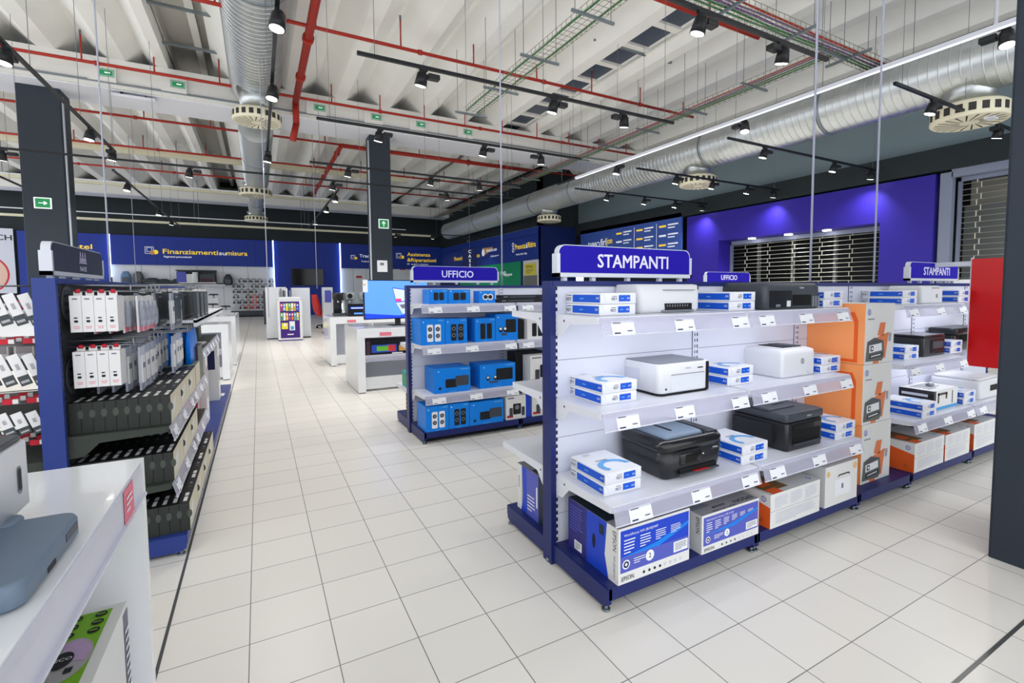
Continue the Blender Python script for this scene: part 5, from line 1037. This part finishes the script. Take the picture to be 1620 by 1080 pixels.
wallsign([('DiMO', -9.2, 3.5, .25, 'text_white', .9), ('Hotel', -7.9, 3.6, .25, 'text_yellow', 1.1)], 'wall_lettering', 'white and yellow lettering on the blue wall behind the left column', F=Face((0, BW, 0), (1,0,0), (0,0,1), 1, 1))
RF = Face((11.25, 31, 0), (0,-1,0), (0,0,1), 1, 1)
wallsign([('Prenota', 11.5, 3.38, .26, 'text_yellow', 1.08), ('&', 12.62, 3.38, .24, 'text_white', .15), ('Ritira', 12.82, 3.38, .26, 'text_yellow', .72), ('Prenota, Ritira e Paga', 11.6, 3.1, .09, 'text_white', 1.1)], 'wall_lettering', 'yellow and white Prenota & Ritira lettering on the right blue band', F=RF, pic=lambda m: (m.ring(RF, 11.28, 3.62, .07, .11, 'text_white', off=.008), m.ring(RF, 11.28, 3.37, .07, .11, 'text_white', off=.008)))
wallsign([('Finanziamenti', 3.0, 3.3, .24, 'text_yellow', 2.6), ('su misura', 5.9, 3.3, .24, 'text_yellow', 1.2)], 'wall_lettering', 'small yellow financing lettering at the far end of the right blue band', F=RF)
wallsign([('Valutazione usato', 8.0, 3.5, .18, 'text_white', 1.4), ('Subito per te', 8.6, 3.2, .1, 'text_white', 1.0)], 'wall_lettering', 'white lettering with orange flash on the right blue band', F=RF, pic=lambda m: (m.poly(RF, [(7.6,3.3), (8.9,3.62), (8.9,3.72), (7.5,3.75)], 'gold_box', .006), m.disc(RF, 7.6, 3.5, .2, 'text_white', .008)))
wallsign([('oppo', 10.2, 2.15, .16, 'text_white', .9), ('RENO', 9.8, 2.2, .2, 'text_white', .6)], 'wall_lettering', 'white lettering on the green store panel', F=Face((11.27, 31, 0), (0,-1,0), (0,0,1), 1, 1))
m = MB(); m.box(-.02, 0, 17.5, 18.55, 2.12, 2.65, 'yellow_sign'); F = Face((-.02, 18.55, 2.12), (0,-1,0), (0,0,1), 1.05, .5); m.text(F, 'BONUS', .2, .34, .1, 'ink', w=.6); m.lines(F, .15, .9, .08, .28, 3, 'ink_grey'); tag(m.obj('yellow_sign', loc=(11.26, 0, 0)), 'yellow sign with black lettering on the white wall below the right blue band', 'sign')
m = MB(); m.cyl((0,0,0), (-.03,0,0), .24, 'yellow_sign', 24); m.cyl((-.03,0,0), (-.04,0,0), .12, 'ink', 20); tag(m.obj('round_sign', loc=(13.0, 17.27, 2.4), rz=math.pi/2), 'round yellow and black sign near the left end of the big STAMPANTI sign', 'sign')
m = MB(); m.box(-.3, .3, -.02, .02, 0, 1.0, 'wall_navy'); F = Face((-.3,-.02,0), (1,0,0), (0,0,1), .6, 1.0)
for k, c in enumerate('CASSE'): m.text(F, c, .3, .8-k*.18, .13, 'text_white', center=True)
m.cyl((0,0,1.0), (0,0,5.0), .008, 'steel_wire'); tag(m.obj('hanging_banner', loc=(7.7, 16.5, 2.1)), 'narrow hanging navy banner with white letters above the UFFICIO sign', 'banner')
t = thing('poster', 'tall pale wall poster with red circle at the left edge of the back wall', 'poster', (-9.95, 30.85, 1.4))
m = MB(); m.box(-.9, .35, 0, .06, 0, 3.05, 'poster_grey'); m.obj('board', t); F = Face((-.9, -.001, 0), (1,0,0), (0,0,1), 1.25, 3.05); m = MB(); m.disc(F, .1, .9, .95, 'hook_red', .002, 32); m.disc(F, .1, .9, .88, 'poster_skin', .003, 32); m.obj('red_circle', t); m = MB(); m.text(F, 'TECH', .2, 2.5, .26, 'ink', w=1.0); m.obj('lettering', t)
for k, (x, z, w_, h) in enumerate([(6.3, 2.1, .5, .35), (8.45, 2.3, .5, .7)]):
    m = MB(); m.box(0, w_, -.03, 0, 0, h, 'wall_white'); m.rect(Face((0,-.03,0), (1,0,0), (0,0,1), w_, h), .08, w_-.08, h-.2, h-.06, 'red_label'); tag(m.obj('notice', loc=(x-.6 if k == 0 else x, BW, z)), 'small white notice with red block on the back wall, %s of the middle column' % ('left', 'right')[k], 'sign')
m = MB(); m.box(0, .3, -.02, 0, 0, .35, 'paper'); m.rect(Face((0,-.02,0), (1,0,0), (0,0,1), .3, .35), .08, .2, .2, .28, 'ink_grey'); tag(m.obj('notice', loc=(3.55, 13.6, 2.0)), 'white notice taped to the middle column above the television', 'sign')
for k, (x0, x1, y, h) in enumerate([(5.2, 8.5, 13.0, 1.2), (6.0, 10.0, 17.5, 1.35), (4.6, 7.5, 21.0, 1.3), (-6.5, -2.6, 12.2, 1.3), (-8.5, -3.2, 20, 1.35)]):
    t = thing('display_counter', 'low white display counter in the far hall, %s' % ('right of the middle column, nearest', 'right of the middle column, middle', 'right of the middle column, farthest', 'far left, nearer', 'far left, farther')[k], 'counter', (x0, y, 0))
    m = MB(); m.box(0, x1-x0, 0, .6, 0, h*.65, 'plastic_white'); m.obj('body', t); m = MB(); m.box(-.02, x1-x0+.02, -.02, .62, h*.65, h*.65+.04, 'plastic_charcoal'); m.obj('top', t)
    for q in range(int((x1-x0)/.5)):
        m = MB(); a = .1+q*.5; hh = random.uniform(.1, .3); c = random.choice(['plastic_black', 'c_white', 'c_blue', 'plastic_grey', 'c_red', 'c_white']); m.rbox(0, .26, 0, .2, 0, hh, .02, c); m.box(.04, .22, -.003, 0, hh*.3, hh*.8, 'plastic_grey')
        tag(m.obj('boxed_product', loc=(x0+a, y+.2, h*.65+.04)), 'small %s product on the far counter %s, %s from the left' % (c.split('_')[-1], ('right nearest', 'right middle', 'right farthest', 'left nearer', 'left farther')[k], ORD[q % 12]), 'product', 'products on far counters')
# ================================================================ FOREGROUND DESK
t = thing('display_desk', 'white glossy desk in the near left corner with a price rail', 'desk', (-1.2, -1.9, 0))
m = MB(); m.box(0, 1.25, 0, 1.9, .86, .90, 'white_gloss'); m.obj('desktop', t)
m = MB(); m.box(0, 1.25, 1.865, 1.9, 0, .86, 'white_gloss'); m.obj('side_panel', t)
m = MB(); m.box(0, 1.25, 0, .035, 0, .86, 'white_gloss'); m.obj('side_panel', t)
m = MB(); m.box(.5, .53, .035, 1.865, 0, .86, 'plastic_pale'); m.obj('back_board', t)
m = MB(); m.box(.53, 1.22, .035, 1.865, .08, .11, 'white_gloss'); m.obj('shelf', t)
m = MB(); m.box(1.215, 1.245, .035, 1.865, .81, .86, 'white_gloss'); m.box(1.250, 1.254, .05, 1.85, .805, .895, 'price_frame'); m.box(1.25, 1.262, .05, 1.85, .798, .806, 'price_frame'); m.obj('price_rail', t)
m = MB(); F = Face((1.2545, 1.6, .806), (0,1,0), (0,0,1), .2, .1); m.rect(F, .0, .11, 0, .088, 'pink_label', .001); m.lines(F, .02, .09, .02, .07, 3, 'paper'); m.obj('price_sticker', t)
m = MB(); m.box(-.55, .0, -.62, 0, 0, .435, 'carton_white'); f = faces(-.55, 0, -.62, 0, 0, .435); T = f['T']; m.rect(T, 0, .525, .0, .60, 'lime', .001)
m.disc(T, .49, .22, .13, 'pack_grey', .002, 28, ru=.11) if False else m.disc(T, .475, .40, .085, 'pack_grey', .002, 28, ru=.05)
m.poly(T, [(.475,.40), (.515,.38), (.52,.43), (.49,.48), (.455,.47)], 'lilac', .003); m.disc(T, .47, .40, .033, 'ink', .004, 20, ru=.022); m.text(T, 'ECO', .458, .395, .012, 'paper', off=.006); m.rect(T, .485, .5, .345, .365, 'ink', .004)
for q in range(6): m.disc(T, .455+.05*(q % 2), .505+.037*(q//2), .013, 'ink', .003, 14); m.rect(T, .447+.05*(q % 2), .463+.05*(q % 2), .502+.037*(q//2), .507+.037*(q//2), 'lime', .004)
m.lines(T, .44, .5, .2, .3, 6, 'ink_grey'); R = f['R']; m.rect(R, .57, .62, .0, .42, 'ink_grey'); m.lines(R, .575, .615, .05, .38, 14, 'paper'); m.poly(R, [(.3,0), (.38,.05), (.42,.12), (.36,.14), (.28,.06)], 'maze_side')
tag(m.obj('appliance_carton', loc=(.026, -.186, .111)), 'white carton with lime green top under the near left desk', 'carton')
# near printer
t = thing('photo_printer', 'white printer with black top and dark grey output tray on the near left desk', 'printer', (-.08, -.423, .90))
m = MB(); m.rr([(-.5, .0, -.6, .0, .05, .012), (-.5, .0, -.6, .0, .188, .012), (-.5, -.002, -.6, -.002, .192, .012)], 'plastic_white', 5); m.box(-.48, -.02, -.58, -.03, 0, .05, 'plastic_dark'); m.obj('body', t)
m = MB(); m.rbox(-.5, -.006, -.6, -.006, .192, .205, .012, 'plastic_charcoal', .003); m.cyl((-.16, -.25, .205), (-.16, -.25, .209), .05, 'maze_green', 20); m.obj('lid', t)
m = MB(); Q = Face((0, -.6, 0), (0,1,0), (0,0,1), .6, .2); rrect(Q, m, .535, .556, .085, .145, .009, 'plastic_grey', .001); rrect(Q, m, .538, .552, .093, .14, .006, 'slot_black', .002); m.obj('power_button', t)
m = MB(); m.rr([(-.4, .108, -.425, -.122, .004, .03), (-.4, .112, -.43, -.118, .01, .03), (-.4, .112, -.43, -.118, .042, .03), (-.4, .108, -.426, -.121, .049, .028)], 'plastic_lid', 6); m.box(.1121, .113, -.22, -.15, .022, .038, 'plastic_charcoal'); m.box(.1121, .113, -.32, -.28, .01, .02, 'slot_black'); m.rbox(-.12, .02, -.15, -.09, .0, .055, .02, 'plastic_lid'); m.obj('output_tray', t)
